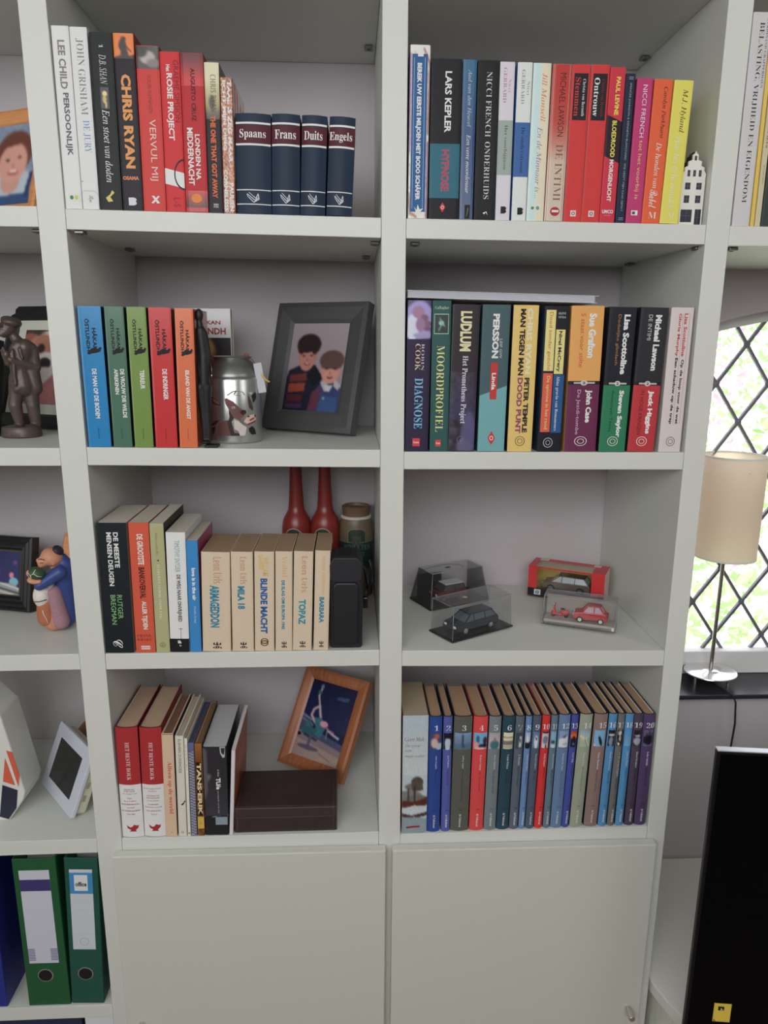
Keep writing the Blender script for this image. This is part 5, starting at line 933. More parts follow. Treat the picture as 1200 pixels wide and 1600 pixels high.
# black frame with a blue stage picture
pic = Pic(90, 80, (46, 46, 90)).grad((40, 42, 90), (54, 50, 100)).ell(.3, .5, .3, .3, (70, 60, 120)).ell(.83, .55, .05, .07, (214, 130, 150)).ell(.88, .7, .1, .1, (120, 180, 190)).poly([(0, .72), (.86, .74), (1, .84), (1, 1), (0, 1)], (150, 150, 150)).line([(.6, .75), (1, .86)], .015, (206, 206, 200)).line([(.4, .82), (1, .96)], .02, (70, 74, 84)).line([(.2, .86), (.9, 1)], .01, (206, 200, 190)).ell(.9, .25, .05, .05, (110, 80, 120)).blur(2)
pr_ = [(0, 0), (0, -.020), (.004, -.022), (.008, -.019), (.013, -.021), (.018, -.017), (.022, -.018), (.026, -.012), (.030, -.012), (.030, 0)]
frame('black moulded frame with a blue stage photo, left of the clay figurine', -.8406, .232, sz(0, 3, -.7), -.2628, .1627, .1433, .2063, .030, BF, pic, d=.02, prof=pr_)
# wooden frame mostly hidden behind the clay figurine
pic = Pic(60, 60, (190, 196, 206)).ell(.15, .5, .3, .2, (60, 84, 70)).poly([(0, .62), (1, .55), (1, 1), (0, 1)], (170, 110, 104)).poly([(0, .58), (1, .52), (1, .6), (0, .66)], (70, 40, 36)).noise(6, 3, 2).blur(1)
frame('light wooden frame almost hidden by the clay figurine and the upright', -.655, .2332, sz(0, 3, -.6), -.62, .112, .1439, .2724, .017, PN, pic, d=.014)
# sliver of another black frame, far left of row two
pic = Pic(40, 50, (200, 200, 196)).ell(.5, .5, .3, .3, (150, 120, 110)).blur(2)
_p = on(8, 682, 2, sz(0, 2, -.7))
frame('small black frame cut off by the left picture edge beside the statue', _p[0] - .012 - .12 * math.cos(-.3), _p[1] + .12 * math.sin(.3) - .012, sz(0, 2, -.75), -.3, .12, .165, .2, .016, BF, pic, d=.014, mount=(216, 216, 212), gap=.006)

# ---------------------------------------------------------------- milk can
CAN = mat((168, 170, 168), 0.28, metal=0.85, grain=0.06, gscale=3, stretch=(1, 1, 40))
cx, cy, cr = -0.2640, 0.0965, 0.0462
zs_, zr_ = on(368, 594, 1, .055)[2] - .0012, on(368, 561, 1, .065)[2]
mc = thing('milk_can', 'small silver milk can printed with a brown and white cow', 'milk can', (cx, cy, sz(1, 2, cx) + .0003))
lathe('body', [(.0445, 0), (cr - .0004, .002), (cr, .004), (cr, zs_ - .002), (cr - .001, zs_), (cr - .002, zs_ + .0015)], CAN, mc, 64)
lathe('shoulder', [(cr - .0018, zs_ + .0005), (cr - .0012, zs_ + .003), (cr - .0025, zs_ + .008), (.037, zs_ + .022), (.0275, zs_ + .030), (.0265, zs_ + .034)], mat((130, 133, 131), 0.38, metal=0.8), mc, 64)
lathe('lid_rim', [(.0265, zr_ - .004), (.031, zr_ - .002), (.0325, zr_), (.031, zr_ + .001), (.027, zr_ - .0005), (.02, zr_ - .002)], CAN, mc, 48)
pc = Pic(150, 160, (151, 150, 148)); DK, BR, WT = (52, 38, 40), (110, 76, 74), (206, 200, 196)
pc.poly([(.0, .78), (.14, .68), (.24, .66), (.14, .76), (.06, .8)], DK).poly([(.02, .84), (.12, .8), (.1, .9), (.06, .99), (.02, .94)], DK).poly([(.2, .74), (.3, .68), (.42, .66), (.46, .82), (.48, .99), (.16, .99)], (96, 66, 64)).poly([(.4, .3), (.48, .34), (.52, .6), (.46, .7), (.5, .92), (.6, .94), (.6, .99), (.44, .99), (.38, .75), (.42, .6)], DK).poly([(.34, .24), (.38, .22), (.5, .29), (.6, .4), (.66, .46), (.72, .5), (.7, .58), (.64, .64), (.62, .68), (.5, .62), (.44, .5), (.36, .34)], BR).ell(.68, .51, .06, .05, (50, 34, 38))
pc.ell(.13, .29, .16, .055, (66, 40, 42), .55).ell(.15, .29, .11, .032, (140, 96, 86), .55).ell(.5, .41, .03, .02, WT).ell(.5, .41, .018, .013, (30, 24, 28)).poly([(.5, .66), (.58, .68), (.66, .76), (.74, .82), (.7, .99), (.6, .99), (.58, .9), (.5, .84)], (196, 186, 182)).poly([(.68, .7), (.76, .58), (.92, .56), (.97, .68), (.88, .76), (.78, .78)], (206, 176, 166)).ell(.86, .66, .07, .02, (120, 64, 56), -.4).ell(.78, .6, .03, .02, (100, 60, 56)).ell(.94, .6, .02, .03, (90, 54, 50)).poly([(.72, .76), (.96, .68), (.94, .73), (.78, .78)], (110, 66, 56)).poly([(.78, .14), (.86, .3), (.9, .44), (.88, .5), (.8, .42), (.78, .28)], (72, 60, 56)).poly([(.86, .18), (.98, .1), (.99, .24), (.9, .34)], (34, 28, 32)).poly([(.8, .12), (.9, .1), (.86, .18)], (180, 186, 176)).poly([(.78, .84), (.86, .8), (.92, .86), (.96, .98), (.84, .98), (.78, .9)], (30, 24, 28)).line([(.4, .16), (.5, .09), (.56, .08), (.52, .14)], .008, (70, 66, 64)).line([(.58, .08), (.68, .1), (.72, .16)], .006, (120, 120, 110)).line([(.52, .16), (.64, .17)], .005, (120, 120, 110))
keep = np.abs(pc.a - np.array([151, 150, 148])).sum(-1) > 12; pc.noise(6, 5, 1)
z0_, z1_ = .012, zs_ - .013; a0, a1 = math.radians(-90 - 47), math.radians(-90 + 62)
pic_obj('cow_print', pc, lambda u, v: ((cr + .0003) * math.cos(a0 + (a1 - a0) * u), (cr + .0003) * math.sin(a0 + (a1 - a0) * u), z1_ + (z0_ - z1_) * v), mc, 0.3, keep)
WR = mat((176, 178, 176), 0.25, metal=0.9)
tube('wire_handle', [(-.030, -.033, zs_ + .004), (-.029, -.033, zs_ + .012), (-.030, -.030, zs_ + .024), (-.036, -.018, zs_ + .029), (-.044, .0, zs_ + .03), (-.047, .01, zs_ + .024)], .0009, WR, mc, 8)
ell('handle_pivot', (-.0295, -.0345, zs_ + .004), (.0022, .0012, .0035), WR, mc, n=12)
tube('neck_cord', [(.022, -.012, zr_ - .004), (.034, -.014, zr_ - .004), (.0395, -.012, zr_ - .012), (.0405, -.01, zr_ - .022)], .0009, mat((120, 60, 50), .7), mc, 6)
ell('cork_ball', (.022, .012, zr_ + .0025), (.0045, .0045, .0032), mat((130, 84, 60), .7), mc, n=12)
o = box('paper_tag', (-.0055, 0, -.049), (.0075, .0006, 0), mat((186, 190, 198), .7), mc, loc=(.0425, -.020, zr_ - .010), rot=(.05, -.16, .2))
tube('yellow_string', [(.047, -.016, zs_ + .010), (.052, -.018, zs_ + .003), (.057, -.018, zs_ - .003), (.063, -.018, zs_ - .006)], .0016, mat((196, 160, 70), .8), mc, 6)

# ---------------------------------------------------------------- ornament with tiny canal house facade
hb_ = [on(1064, 349, 1, .012), on(1100, 351, 1, .012)]; zt = on(1094, 235, 1, .012)[2]; z0_ = sz(2, 1, .43)
ww = (hb_[1][0] - hb_[0][0]); hh = zt - z0_
ch = thing('canal_house_ornament', 'white miniature canal house with dark windows at the right end of the shelf', 'ornament', ((hb_[0][0] + hb_[1][0]) / 2 - .0036, .022, z0_ + .0002), (0, 0.0, 0))
G2 = [(-.5, 0), (.5, 0), (.5, .70), (.42, .735), (.42, .78), (.28, .80), (.28, .86), (.12, .88), (.12, .95), (.045, .96), (0, 1.0), (-.045, .96), (-.12, .95), (-.12, .88), (-.28, .86), (-.28, .80), (-.42, .78), (-.42, .735), (-.5, .70)]
PC = mat((214, 212, 204), 0.3); NV = mat((38, 40, 54), 0.3)
prism('facade', [(a * ww, b * hh) for a, b in G2], -.008, -.0035, PC, ch, .0006)
prism('house_body', [(a * ww * 1.02, b * hh * 1.005) for a, b in G2], -.0034, .0150, mat((34, 34, 40), 0.35), ch, .0006)
def hwin(u, v, du, dv, panes=2):
    b = box('window', ((u - du) * ww, -.0084, (v - dv) * hh), ((u + du) * ww, -.0079, (v + dv) * hh), NV, ch)
    box('glazing_bar', ((u - .006) * ww, -.0087, (v - dv) * hh), ((u + .006) * ww, -.0085, (v + dv) * hh), mat((90, 92, 104), .4), b)
    box('glazing_bar', ((u - du) * ww, -.0087, v * hh - .0002), ((u + du) * ww, -.0085, v * hh + .0002), mat((90, 92, 104), .4), b)
for u in (-.24, 0, .24): hwin(u, .70, .055, .042)
hwin(0, .90, .05, .03)
for u in (-.24, .24):
    hwin(u, .53, .11, .045); hwin(u, .355, .11, .05)
hwin(-.2, .13, .24, .085); hwin(.3, .11, .13, .11)
for u, v, r_ in ((-.24, .60, .13), (.24, .60, .13), (-.24, .425, .13), (.24, .425, .13), (-.25, .25, .13), (0, .25, .13), (.27, .25, .13)):
    tube('relief_arch', [((u + r_ * math.cos(a)) * ww, -.008, v * hh + r_ * .35 * ww * math.sin(a)) for a in [math.pi * k / 8 for k in range(9)]], .0004, PC, ch, 6)
cz = thing('dark_ornament', 'dark rounded ornament partly hidden behind the miniature canal house', 'ornament', (.4105, .062, z0_ + .0002))
blob('body', [('c', (0, 0, .03), (0.0, 0, .085), .015, .012), ('c', (0, 0, .010), (0, 0, .03), .0095, .015), ('s', (0, 0, .09), (.012, .012, .012))], mat((28, 26, 28), .4), cz, .002, 3)
ell('ivory_knob', (-.004, -.008, .103), (.006, .005, .005), mat((196, 180, 140), .5), cz, n=14)

# ---------------------------------------------------------------- third row, left: case, bottles, jar
z3 = sz(1, 3, -.07)
BLK = mat((26, 26, 32), 0.55, grain=0.15, gscale=40, bump=0.15)
cs = thing('carrying_case', 'tall black carrying case with flap, right of the cream paperbacks', 'case', (-.0755, .04, z3 + .0004))
hc = on(540, 866, 1, .03)[2] - z3
prism('body', [(-.0275, 0), (.0275, 0), (.029, hc * .9), (.024, hc * .99), (.010, hc * 1.01), (-.012, hc * 1.01), (-.025, hc * .98), (-.029, hc * .9)], -.032, .032, BLK, cs, .005)
prism('front_pocket', [(-.0215, .010), (.0205, .010), (.022, hc * .70), (.016, hc * .74), (-.016, hc * .74), (-.0225, hc * .70)], -.0375, -.031, mat((24, 24, 30), .5), cs, .003)
prism('flap', [(-.027, hc * .77), (-.020, hc * .74), (.020, hc * .74), (.027, hc * .77), (.0285, hc * .93), (.02, hc * 1.005), (-.02, hc * 1.005), (-.0285, hc * .93)], -.0365, -.0315, mat((30, 28, 36), .55, bump=.15), cs, .002)
tube('strap', [(.028, .0, hc * .86), (.034, .002, hc * .80), (.037, .004, hc * .66), (.036, .0, hc * .56), (.033, -.004, hc * .50)], .0035, BLK, cs, 8)
box('buckle', (.0295, -.012, hc * .40), (.0375, .004, hc * .52), mat((20, 20, 24), .3), cs, .0015)
tube('strap_end', [(.040, .01, hc * .9), (.046, .012, hc * .78), (.045, .01, hc * .68), (.041, .008, hc * .62)], .0028, BLK, cs, 8)

def bottle(x, y, label):
    t = thing('red_bottle', label, 'bottle', (x, y, z3 + .0003), group='long-necked red bottles')
    pr = [(.026, 0), (.0295, .003), (.030, .010), (.030, .135), (.0295, .148), (.0265, .162), (.0205, .173), (.0170, .180), (.0155, .190), (.0130, .235), (.0112, .275), (.0112, .298), (.009, .30)]
    lathe('glass', pr, mat((132, 34, 28), .3, grain=.12, gscale=30), t, 40)
    def oval(nm, rx, rz, d, m, cz=.122):
        vs = []; n = 28
        for k in range(n):
            a = 6.2832 * k / n; px_ = rx * math.cos(a); an = px_ / .030 - math.pi / 2 - .15
            vs.append(((.030 + d) * math.cos(an), (.030 + d) * math.sin(an), cz + rz * math.sin(a)))
        an = -math.pi / 2 - .15; vs.append(((.030 + d) * math.cos(an), (.030 + d) * math.sin(an), cz))
        # fan with rings kept close to the curved glass
        fs = []; inner = []
        V = []; rings = 5
        for r_ in range(rings + 1):
            for k in range(n):
                a = 6.2832 * k / n; px_ = rx * r_ / rings * math.cos(a); an = px_ / .030 - math.pi / 2 - .15
                V.append(((.030 + d) * math.cos(an), (.030 + d) * math.sin(an), cz + rz * r_ / rings * math.sin(a)))
        for r_ in range(rings):
            for k in range(n): fs.append((r_ * n + k, (r_ + 1) * n + k, (r_ + 1) * n + (k + 1) % n, r_ * n + (k + 1) % n))
        mesh_obj(nm, V, fs, m, t)
    oval('label_border', .0210, .026, .0004, mat((150, 146, 130), .5)); oval('label', .0190, .024, .0007, mat((40, 56, 44), .5)); oval('label_motif', .010, .012, .0010, mat((120, 110, 84), .5))
bottle(-.1775, .292, 'long-necked red bottle with green oval label, left one of the pair')
bottle(-.1195, .292, 'long-necked red bottle with green oval label, right one of the pair')
jr = thing('stoneware_jar', 'brown stoneware jar with green label and white ring behind the black case', 'jar', (-.0565, .290, z3 + .0003))
BW = mat((104, 88, 68), .4, grain=.12, gscale=25)
zj = on(556, 790, 1, .29)[2] - z3
lathe('body', [(.030, 0), (.0335, .003), (.034, zj - .05), (.033, zj - .034), (.030, zj - .024), (.027, zj - .018)], BW, jr, 40)
lathe('neck', [(.027, zj - .019), (.0262, zj - .010), (.0285, zj - .006), (.029, zj - .001), (.0265, zj + .001), (.0255, zj - .001), (.025, zj - .006), (.012, zj - .007)], mat((112, 84, 62), .45), jr, 40)
lathe('white_ring', [(.0300, zj - .0245), (.0315, zj - .023), (.0312, zj - .020), (.0292, zj - .0185)], mat((190, 184, 174), .5), jr, 40)
def wrap(nm, poly, m, d, R=.0341):
    # subdivided patch: rows of quads following the jar
    (u0, z0), (u1, z1) = poly; n = 12; V = []; 
    for i in range(n + 1):
        a = -math.pi / 2 + (u0 + (u1 - u0) * i / n) / R; V += [((R + d) * math.cos(a), (R + d) * math.sin(a), z0), ((R + d) * math.cos(a), (R + d) * math.sin(a), z1 + (-.006 * (2 * i / n - 1) ** 4 if nm.startswith('label_pa') or nm == 'label_edge' else 0))]
    mesh_obj(nm, V, [(2 * i, 2 * i + 2, 2 * i + 3, 2 * i + 1) for i in range(n)], m, jr)
wrap('label_edge', [(-.018, zj - .083), (.020, zj - .041)], mat((120, 116, 96), .5), .0003)
wrap('label_panel', [(-.0165, zj - .083), (.0185, zj - .0425)], mat((44, 58, 46), .5), .0005)
wrap('label_motif', [(-.008, zj - .074), (.011, zj - .056)], mat((66, 70, 54), .5), .0007)
wrap('lower_band', [(-.05, zj - .125), (.05, zj - .070)], mat((26, 48, 46), .5), .0007)
wrap('band_edge', [(-.05, zj - .070), (.05, zj - .0685)], mat((110, 116, 100), .5), .0008)
for s_, a_, b_, zz, sc_ in (('SCHULTEN', -.026, .030, zj - .085, .011), ('BIJ', .004, .016, zj - .099, .010)):
    v, f, _ = text_geo(s_, 'S'); mesh_obj('lettering', [((.0352) * math.cos(-math.pi / 2 + (a_ + (b_ - a_) * p) / .0341), .0352 * math.sin(-math.pi / 2 + (a_ + (b_ - a_) * p) / .0341), zz + sc_ * q) for p, q in v], f, mat((70, 116, 104), .5), jr)

# ---------------------------------------------------------------- fourth row, left: leather box
bxz = sz(1, 4, -.19)
lb = thing('leather_box', 'dark brown stitched leather box lying at the front of the bottom shelf', 'box', (-.2785, .0055, bxz + .0003), (0, 0, .006))
Lw, Ld = .1845, .118; Hh = -.6480 - bxz
LE = mat((52, 38, 40), 0.38, grain=.25, gscale=50, bump=.3); LT = mat((60, 44, 46), 0.35, grain=.2, gscale=50, bump=.3)
box('lower_part', (0, .001, 0), (Lw, Ld, Hh * .62), LE, lb, .0015); box('lid', (0, 0, Hh * .625), (Lw, Ld + .001, Hh), LT, lb, .0025)
SEW = mat((120, 76, 72), .6)
for x in (.006, .1785):
    tube('stitching', [(x, -.0002, .001), (x, -.0002, Hh * .6)], .0004, SEW, lb, 5); tube('stitching', [(x, -.0007, Hh * .64), (x, -.0007, Hh - .003), (x, .002, Hh + .0001), (x, Ld - .004, Hh + .0002)], .0004, SEW, lb, 5)
tube('stitching', [(.006, -.0002, Hh * .58), (.1785, -.0002, Hh * .58)], .0003, mat((90, 66, 64), .6), lb, 5)
tube('stitching', [(.006, .0045, Hh + .0002), (.1785, .0045, Hh + .0002)], .0003, mat((90, 66, 64), .6), lb, 5)

# ---------------------------------------------------------------- third row, right: model cars
Z3R = lambda x: sz(2, 3, x)
TIRE = mat((28, 28, 30), .6); RIM = mat((178, 180, 184), .25, metal=.8)
def car(label, x, y, z, yaw, L, W, H, col, roof, prof, cab, wr=.0075, glass=(60, 66, 74), rim=RIM, axle=(.2, .8), pillars=(.42, .68), bw=.0012, tilt=0, name='toy_car', rough=.22):
    t = thing(name, label, 'toy car', (x, y, z), (0, tilt, yaw))
    M = mat(col, rough, spec=.6, coat=.3)
    prism('body', [(a * L, b * H) for a, b in prof], -W / 2, W / 2, M, t, bw)
    (b0, t0, t1, b1, zb, zt) = cab
    v, f = hexa([(b0 * L, -W * .46, zb * H), (b1 * L, -W * .46, zb * H), (t1 * L, -W * .37, zt * H), (t0 * L, -W * .37, zt * H), (b0 * L, W * .46, zb * H), (b1 * L, W * .46, zb * H), (t1 * L, W * .37, zt * H), (t0 * L, W * .37, zt * H)])
    bev(mesh_obj('glasshouse', v, f, mat(glass, .12, spec=.7), t), .0006)
    e = .004 * L / .09
    box('roof', (t0 * L - e * .6, -W * .385, zt * H - .0005), (t1 * L + e * .6, W * .385, zt * H + .0014), mat(roof, rough, coat=.3), t, .0008)
    def pil(xb, xt, s, wd=.0013):
        p, q = (xb * L, s * W * .462, zb * H), (xt * L, s * W * .374, zt * H)
        vs = [(p[0] - wd, p[1] + s * .0005, p[2]), (p[0] + wd, p[1] + s * .0005, p[2]), (q[0] + wd, q[1] + s * .0005, q[2]), (q[0] - wd, q[1] + s * .0005, q[2])]
        vs += [(a, b - s * .0015, c) for a, b, c in vs]; o = mesh_obj('pillar', vs, hexa([0] * 8)[1], M, t); fixn(o)
    for s in (-1, 1):
        pil(b0, t0, s); pil(b1, t1, s)
        for u in pillars: pil(u, u, s, .0009)
    for u in axle:
        for s in (-1, 1):
            w = lathe('wheel', [(wr * .55, 0), (wr * .95, .0002), (wr, .0012), (wr, .0048), (wr * .9, .0055)], TIRE, t, 24, loc=(u * L, s * (W / 2 - .0045), wr), rot=(-s * math.pi / 2, 0, 0))
            r = lathe('hubcap', [(wr * .62, .0052), (wr * .6, .0062), (wr * .3, .0060), (wr * .15, .0068)], rim, w, 20)
    for s in (-1, 1):
        ell('headlight', (prof_front(prof) * L + .0006, s * W * .33, .43 * H), (.0014, .0042 * W / .038, .0026), mat((214, 218, 222), .15, spec=.8), t, n=12)
        box('rear_light', (L - .0012, s * W * .36 - .002, .42 * H), (L + .0004, s * W * .36 + .002, .52 * H), mat((150, 24, 24), .3), t, .0003)
        box('bumper', (prof_front(prof) * L - .0008, -W * .46, .20 * H), (prof_front(prof) * L + .003, W * .46, .30 * H), mat(tuple(c * .8 for c in col), .4), t, .0008) if s == 1 else None
        box('door_line', (.5 * L, s * (W / 2 + .0001) - .0001, .22 * H), (.5 * L + .0004, s * (W / 2 + .0001) + .0001, .56 * H), mat((20, 20, 22), .5), t)
    return t
def prof_front(p): return min(a for a, b in p)
WAG = [(.015, .20), (.0, .30), (.005, .46), (.05, .55), (.28, .63), (.97, .66), (.995, .56), (1, .30), (.985, .20)]
CP = glass_mat((0.95, 0.955, 0.96), .03, .03)
def sheet(nm, pts, m, parent, th=.0012):
    """a clear plastic wall: quad with real thickness"""
    a, b, c, d = [Vector(p) for p in pts]; n = (b - a).cross(d - a).normalized() * th
    o = mesh_obj(nm, [a, b, c, d, a + n, b + n, c + n, d + n], [(3, 2, 1, 0), (4, 5, 6, 7), (0, 1, 5, 4), (1, 2, 6, 5), (2, 3, 7, 6), (3, 0, 4, 7)], m, parent); return o
EDGE = mat((150, 156, 160), .2, spec=.8)
def clearbox(t, L, Wd, h, inset=.003, m=CP, dz=.003):
    i = inset; P = [(i, i), (L - i, i), (L - i, Wd - i), (i, Wd - i)]; k = .001
    T = [(i + k, i + k), (L - i - k, i + k), (L - i - k, Wd - i - k), (i + k, Wd - i - k)]
    for q in range(4):
        a, b = P[q], P[(q + 1) % 4]; c, d = T[(q + 1) % 4], T[q]
        sheet('clear_side', [(a[0], a[1], dz), (b[0], b[1], dz), (c[0], c[1], h), (d[0], d[1], h)], m, t, .0008)
        tube('clear_edge', [(a[0], a[1], dz), (d[0], d[1], h)], .00045, EDGE, t, 6)
        tube('clear_edge', [(d[0], d[1], h), (c[0], c[1], h)], .0004, EDGE, t, 6)
    sheet('clear_top', [(*T[0], h), (*T[1], h), (*T[2], h), (*T[3], h)], m, t, .0008)
# front display case with dark blue estate car
P1 = (.1101, .0283); yw = math.atan2(.0751, .1231); zc1 = max(Z3R(.05), Z3R(.46)) + .0002
dc = thing('display_case', 'clear display case on a black base in front, dark blue estate car inside', 'display case', (*P1, zc1 + .0003), (0, 0, yw))
box('base', (0, 0, 0), (.1445, .0683, .003), mat((38, 38, 42), .35), dc, .0008)
clearbox(dc, .1445, .0683, .0640)
o = box('gold_sticker', (-.0035, -.0035, 0), (.0035, .0035, .0003), mat((206, 190, 150), .3, metal=.3), dc, loc=(.055, .034, .0651), rot=(0, 0, .6))
c_, s_ = math.cos(yw), math.sin(yw)
def inb(a, b): return (P1[0] + a * c_ - b * s_, P1[1] + a * s_ + b * c_)
car('dark blue toy estate car inside the front display case', *inb(.020, .033), zc1 + .0036, yw, .100, .040, .034, (34, 40, 54), (32, 38, 52), WAG, (.20, .36, .86, .96, .62, .98), wr=.0075, glass=(84, 96, 104))
# rear display case with dark red small car with white roof
P2 = (.0882, .1863); yw2 = .448; c2, s2 = math.cos(yw2), math.sin(yw2)
d2 = thing('display_case', 'smoky display case standing behind, small dark red car with white roof inside', 'display case', (*P2, zc1 + .0003), (0, 0, yw2))
box('base', (0, 0, 0), (.142, .082, .004), mat((26, 26, 28), .4), d2, .0008)
SM = glass_mat((.55, .55, .57), .05, .05)
for xa, xb, d_, nm in ((.002, .012, .0, 'end_panel'), (.140, .130, .0, 'end_panel')):
    sheet(nm, [(xa, .002, .004), (xb, .014, .070), (xb, .066, .070), (xa, .080, .004)] if xa < .1 else [(xa, .080, .004), (xb, .066, .070), (xb, .014, .070), (xa, .002, .004)], SM, d2, .0012)
sheet('clear_side', [(.002, .002, .004), (.140, .002, .004), (.130, .014, .070), (.012, .014, .070)], CP, d2)
sheet('clear_side', [(.140, .080, .004), (.002, .080, .004), (.012, .066, .070), (.130, .066, .070)], CP, d2)
sheet('clear_top', [(.012, .014, .070), (.130, .014, .070), (.130, .066, .070), (.012, .066, .070)], CP, d2)
for a, b in (((.002, .002, .004), (.012, .014, .070)), ((.140, .002, .004), (.130, .014, .070)), ((.002, .080, .004), (.012, .066, .070)), ((.140, .080, .004), (.130, .066, .070)), ((.012, .014, .070), (.130, .014, .070)), ((.130, .014, .070), (.130, .066, .070)), ((.012, .066, .070), (.130, .066, .070)), ((.012, .014, .070), (.012, .066, .070))):
    tube('clear_edge', [a, b], .0005, EDGE, d2, 6)
n = 14; ar = [(.014 + .072 * (1 - math.cos(math.pi * i / n)) / 2 * 1.55, .052 + .012 * math.sin(math.pi * i / n)) for i in range(n + 1)]
tube('arch_rim', [(x, .074, z) for x, z in ar], .0009, mat((60, 58, 60), .4), d2, 8)
prism('backdrop', [(.014, .004), (.072, .004), (.072, .050)] + [(.050, .052), (.014, .052)], .0745, .0755, mat((52, 52, 58), .6), d2)
box('top_label', (.056, .034, .0712), (.068, .040, .0714), mat((50, 46, 44), .5), d2)
def in2(a, b): return (P2[0] + a * c2 - b * s2, P2[1] + a * s2 + b * c2)
MINI = [(.02, .20), (.0, .32), (.01, .52), (.06, .60), (.24, .64), (.95, .66), (1, .54), (1, .28), (.98, .20)]
car('small dark red toy car with white roof inside the rear display case', *in2(.030, .040), zc1 + .0046, yw2, .072, .036, .034, (92, 36, 40), (196, 196, 196), MINI, (.20, .32, .88, .95, .62, .98), wr=.0062, glass=(70, 72, 78), pillars=(.60,))
# red window box with a brown estate car
PR = (.3018, .2781); yw3 = math.atan2(-.0717, .1362); hR = .0645; LR = .154; DR = .062
rb = thing('toy_car_box', 'red and yellow window box with a brown estate car, at the back of the shelf', 'toy box', (*PR, zc1 + .0003), (0, 0, yw3))
RD = mat((206, 30, 38), .35); BKK = mat((26, 24, 26), .4); YL = mat((196, 170, 70), .6)
box('left_end', (0, 0, 0), (.0012, DR, hR), RD, rb); box('right_end', (LR - .0012, 0, 0), (LR, DR, hR), mat((206, 180, 176), .5), rb)
box('back_panel', (.0012, DR - .001, 0), (LR - .0012, DR, hR), YL, rb); box('bottom_panel', (.0012, 0, 0), (LR - .0012, DR, .001), YL, rb)
box('front_lower_band', (0, -.0006, 0), (LR, 0, .018), BKK, rb); box('front_left_panel', (0, -.0006, .018), (.018, 0, hR), RD, rb); box('front_right_panel', (.128, -.0006, .018), (LR, 0, hR), RD, rb)
box('front_top_edge', (.018, -.0006, hR - .003), (.128, 0, hR), RD, rb)
box('top_back_strip', (.0, DR * .72, hR), (LR, DR, hR + .0006), RD, rb); box('top_left_flap', (0, 0, hR), (.014, DR * .72, hR + .0006), RD, rb); box('top_right_flap', (.128, 0, hR), (LR, DR * .72, hR + .0006), RD, rb)
sheet('clear_window', [(.018, -.0003, .018), (.128, -.0003, .018), (.128, -.0003, hR - .003), (.018, -.0003, hR - .003)], CP, rb, .0003)
sheet('clear_top_window', [(.014, 0, hR + .0003), (.128, 0, hR + .0003), (.128, DR * .72, hR + .0003), (.014, DR * .72, hR + .0003)], CP, rb, .0003)
lw = box('logo_field', (.0135, -.0010, .004), (.027, -.0006, .0155), mat((206, 208, 212), .4), rb)
def ring(nm, cx_, cz_, r0, r1, y, m, par, n=24):
    vs = []
    for k in range(n):
        a = 6.2832 * k / n; vs += [(cx_ + r0 * math.cos(a), y, cz_ + r0 * math.sin(a)), (cx_ + r1 * math.cos(a), y, cz_ + r1 * math.sin(a))]
    return mesh_obj(nm, vs, [(2 * k, (2 * k + 2) % (2 * n), (2 * k + 3) % (2 * n), 2 * k + 1) for k in range(n)], m, par)
LB = mat((50, 70, 120), .4)
ring('round_emblem', .0202, .0094, .0038, .0024, -.0011, LB, rb)
mesh_obj('emblem_arrow', [(.0228, -.0012, .0116), (.0245, -.0012, .0138), (.0238, -.0012, .0110)], [(0, 1, 2)], LB, rb); box('emblem_bar', (.0164, -.00125, .0086), (.024, -.00115, .0102), LB, rb)
box('white_sticker', (.012, DR * .74, hR + .0006), (.030, DR * .97, hR + .0008), mat((206, 190, 186), .5), rb); box('white_sticker', (.124, DR * .74, hR + .0006), (.138, DR * .97, hR + .0008), mat((206, 190, 186), .5), rb)
c3, s3 = math.cos(yw3), math.sin(yw3)
def in3(a, b): return (PR[0] + a * c3 - b * s3, PR[1] + a * s3 + b * c3)
car('metallic brown toy estate car inside the red window box', *in3(.026, .026), zc1 + .0125, yw3, .099, .038, .034, (108, 92, 82), (60, 54, 52), WAG, (.20, .36, .86, .96, .62, .98), wr=.0078, glass=(176, 184, 186), rim=mat((120, 122, 126), .3, metal=.7))
box('car_plinth', (.02, .006, .001), (.128, .052, .0120), mat((150, 128, 60), .6), rb)
# clear box with red scooter and red small car
PC_ = (.2902, .1178); yw4 = math.atan2(-.0515, .1239); c4, s4 = math.cos(yw4), math.sin(yw4); LC, DC, HC = .1342, .046, .055
cb = thing('clear_plastic_box', 'low clear plastic box with a red scooter and red little car, front right', 'display case', (*PC_, zc1 + .0003), (0, 0, yw4))
box('base', (0, 0, 0), (LC, DC, .004), glass_mat((.80, .78, .76), .05, .08), cb, .0005)
clearbox(cb, LC, DC, HC, .0015, CP, .004)
box('back_card', (.004, DC - .0055, .006), (LC - .006, DC - .005, HC - .008), mat((168, 160, 152), .7), cb)
box('inner_shelf', (.003, .004, .004), (LC - .003, DC - .006, .0095), mat((170, 160, 150), .5), cb, .0005)
box('corner_sticker', (LC - .008, -.0004, .003), (LC - .004, -.0001, .009), mat((206, 204, 200), .5), cb)
def in4(a, b): return (PC_[0] + a * c4 - b * s4, PC_[1] + a * s4 + b * c4)
FI = [(.02, .16), (.0, .28), (.01, .46), (.05, .56), (.22, .62), (.86, .66), (.95, .58), (1, .40), (.99, .2)]
car('tiny red toy car with rounded roof in the low clear box', *in4(.056, .021), zc1 + .0101, yw4, .062, .027, .031, (190, 44, 50), (180, 40, 46), FI, (.26, .40, .76, .90, .60, .98), wr=.0055, glass=(200, 176, 190), rim=mat((220, 214, 206), .4), pillars=(.60,))
sp = in4(.016, .020)
sc = thing('toy_scooter', 'tiny red toy scooter left of the little car in the clear box', 'toy scooter', (*sp, zc1 + .0101), (0, 0, yw4))
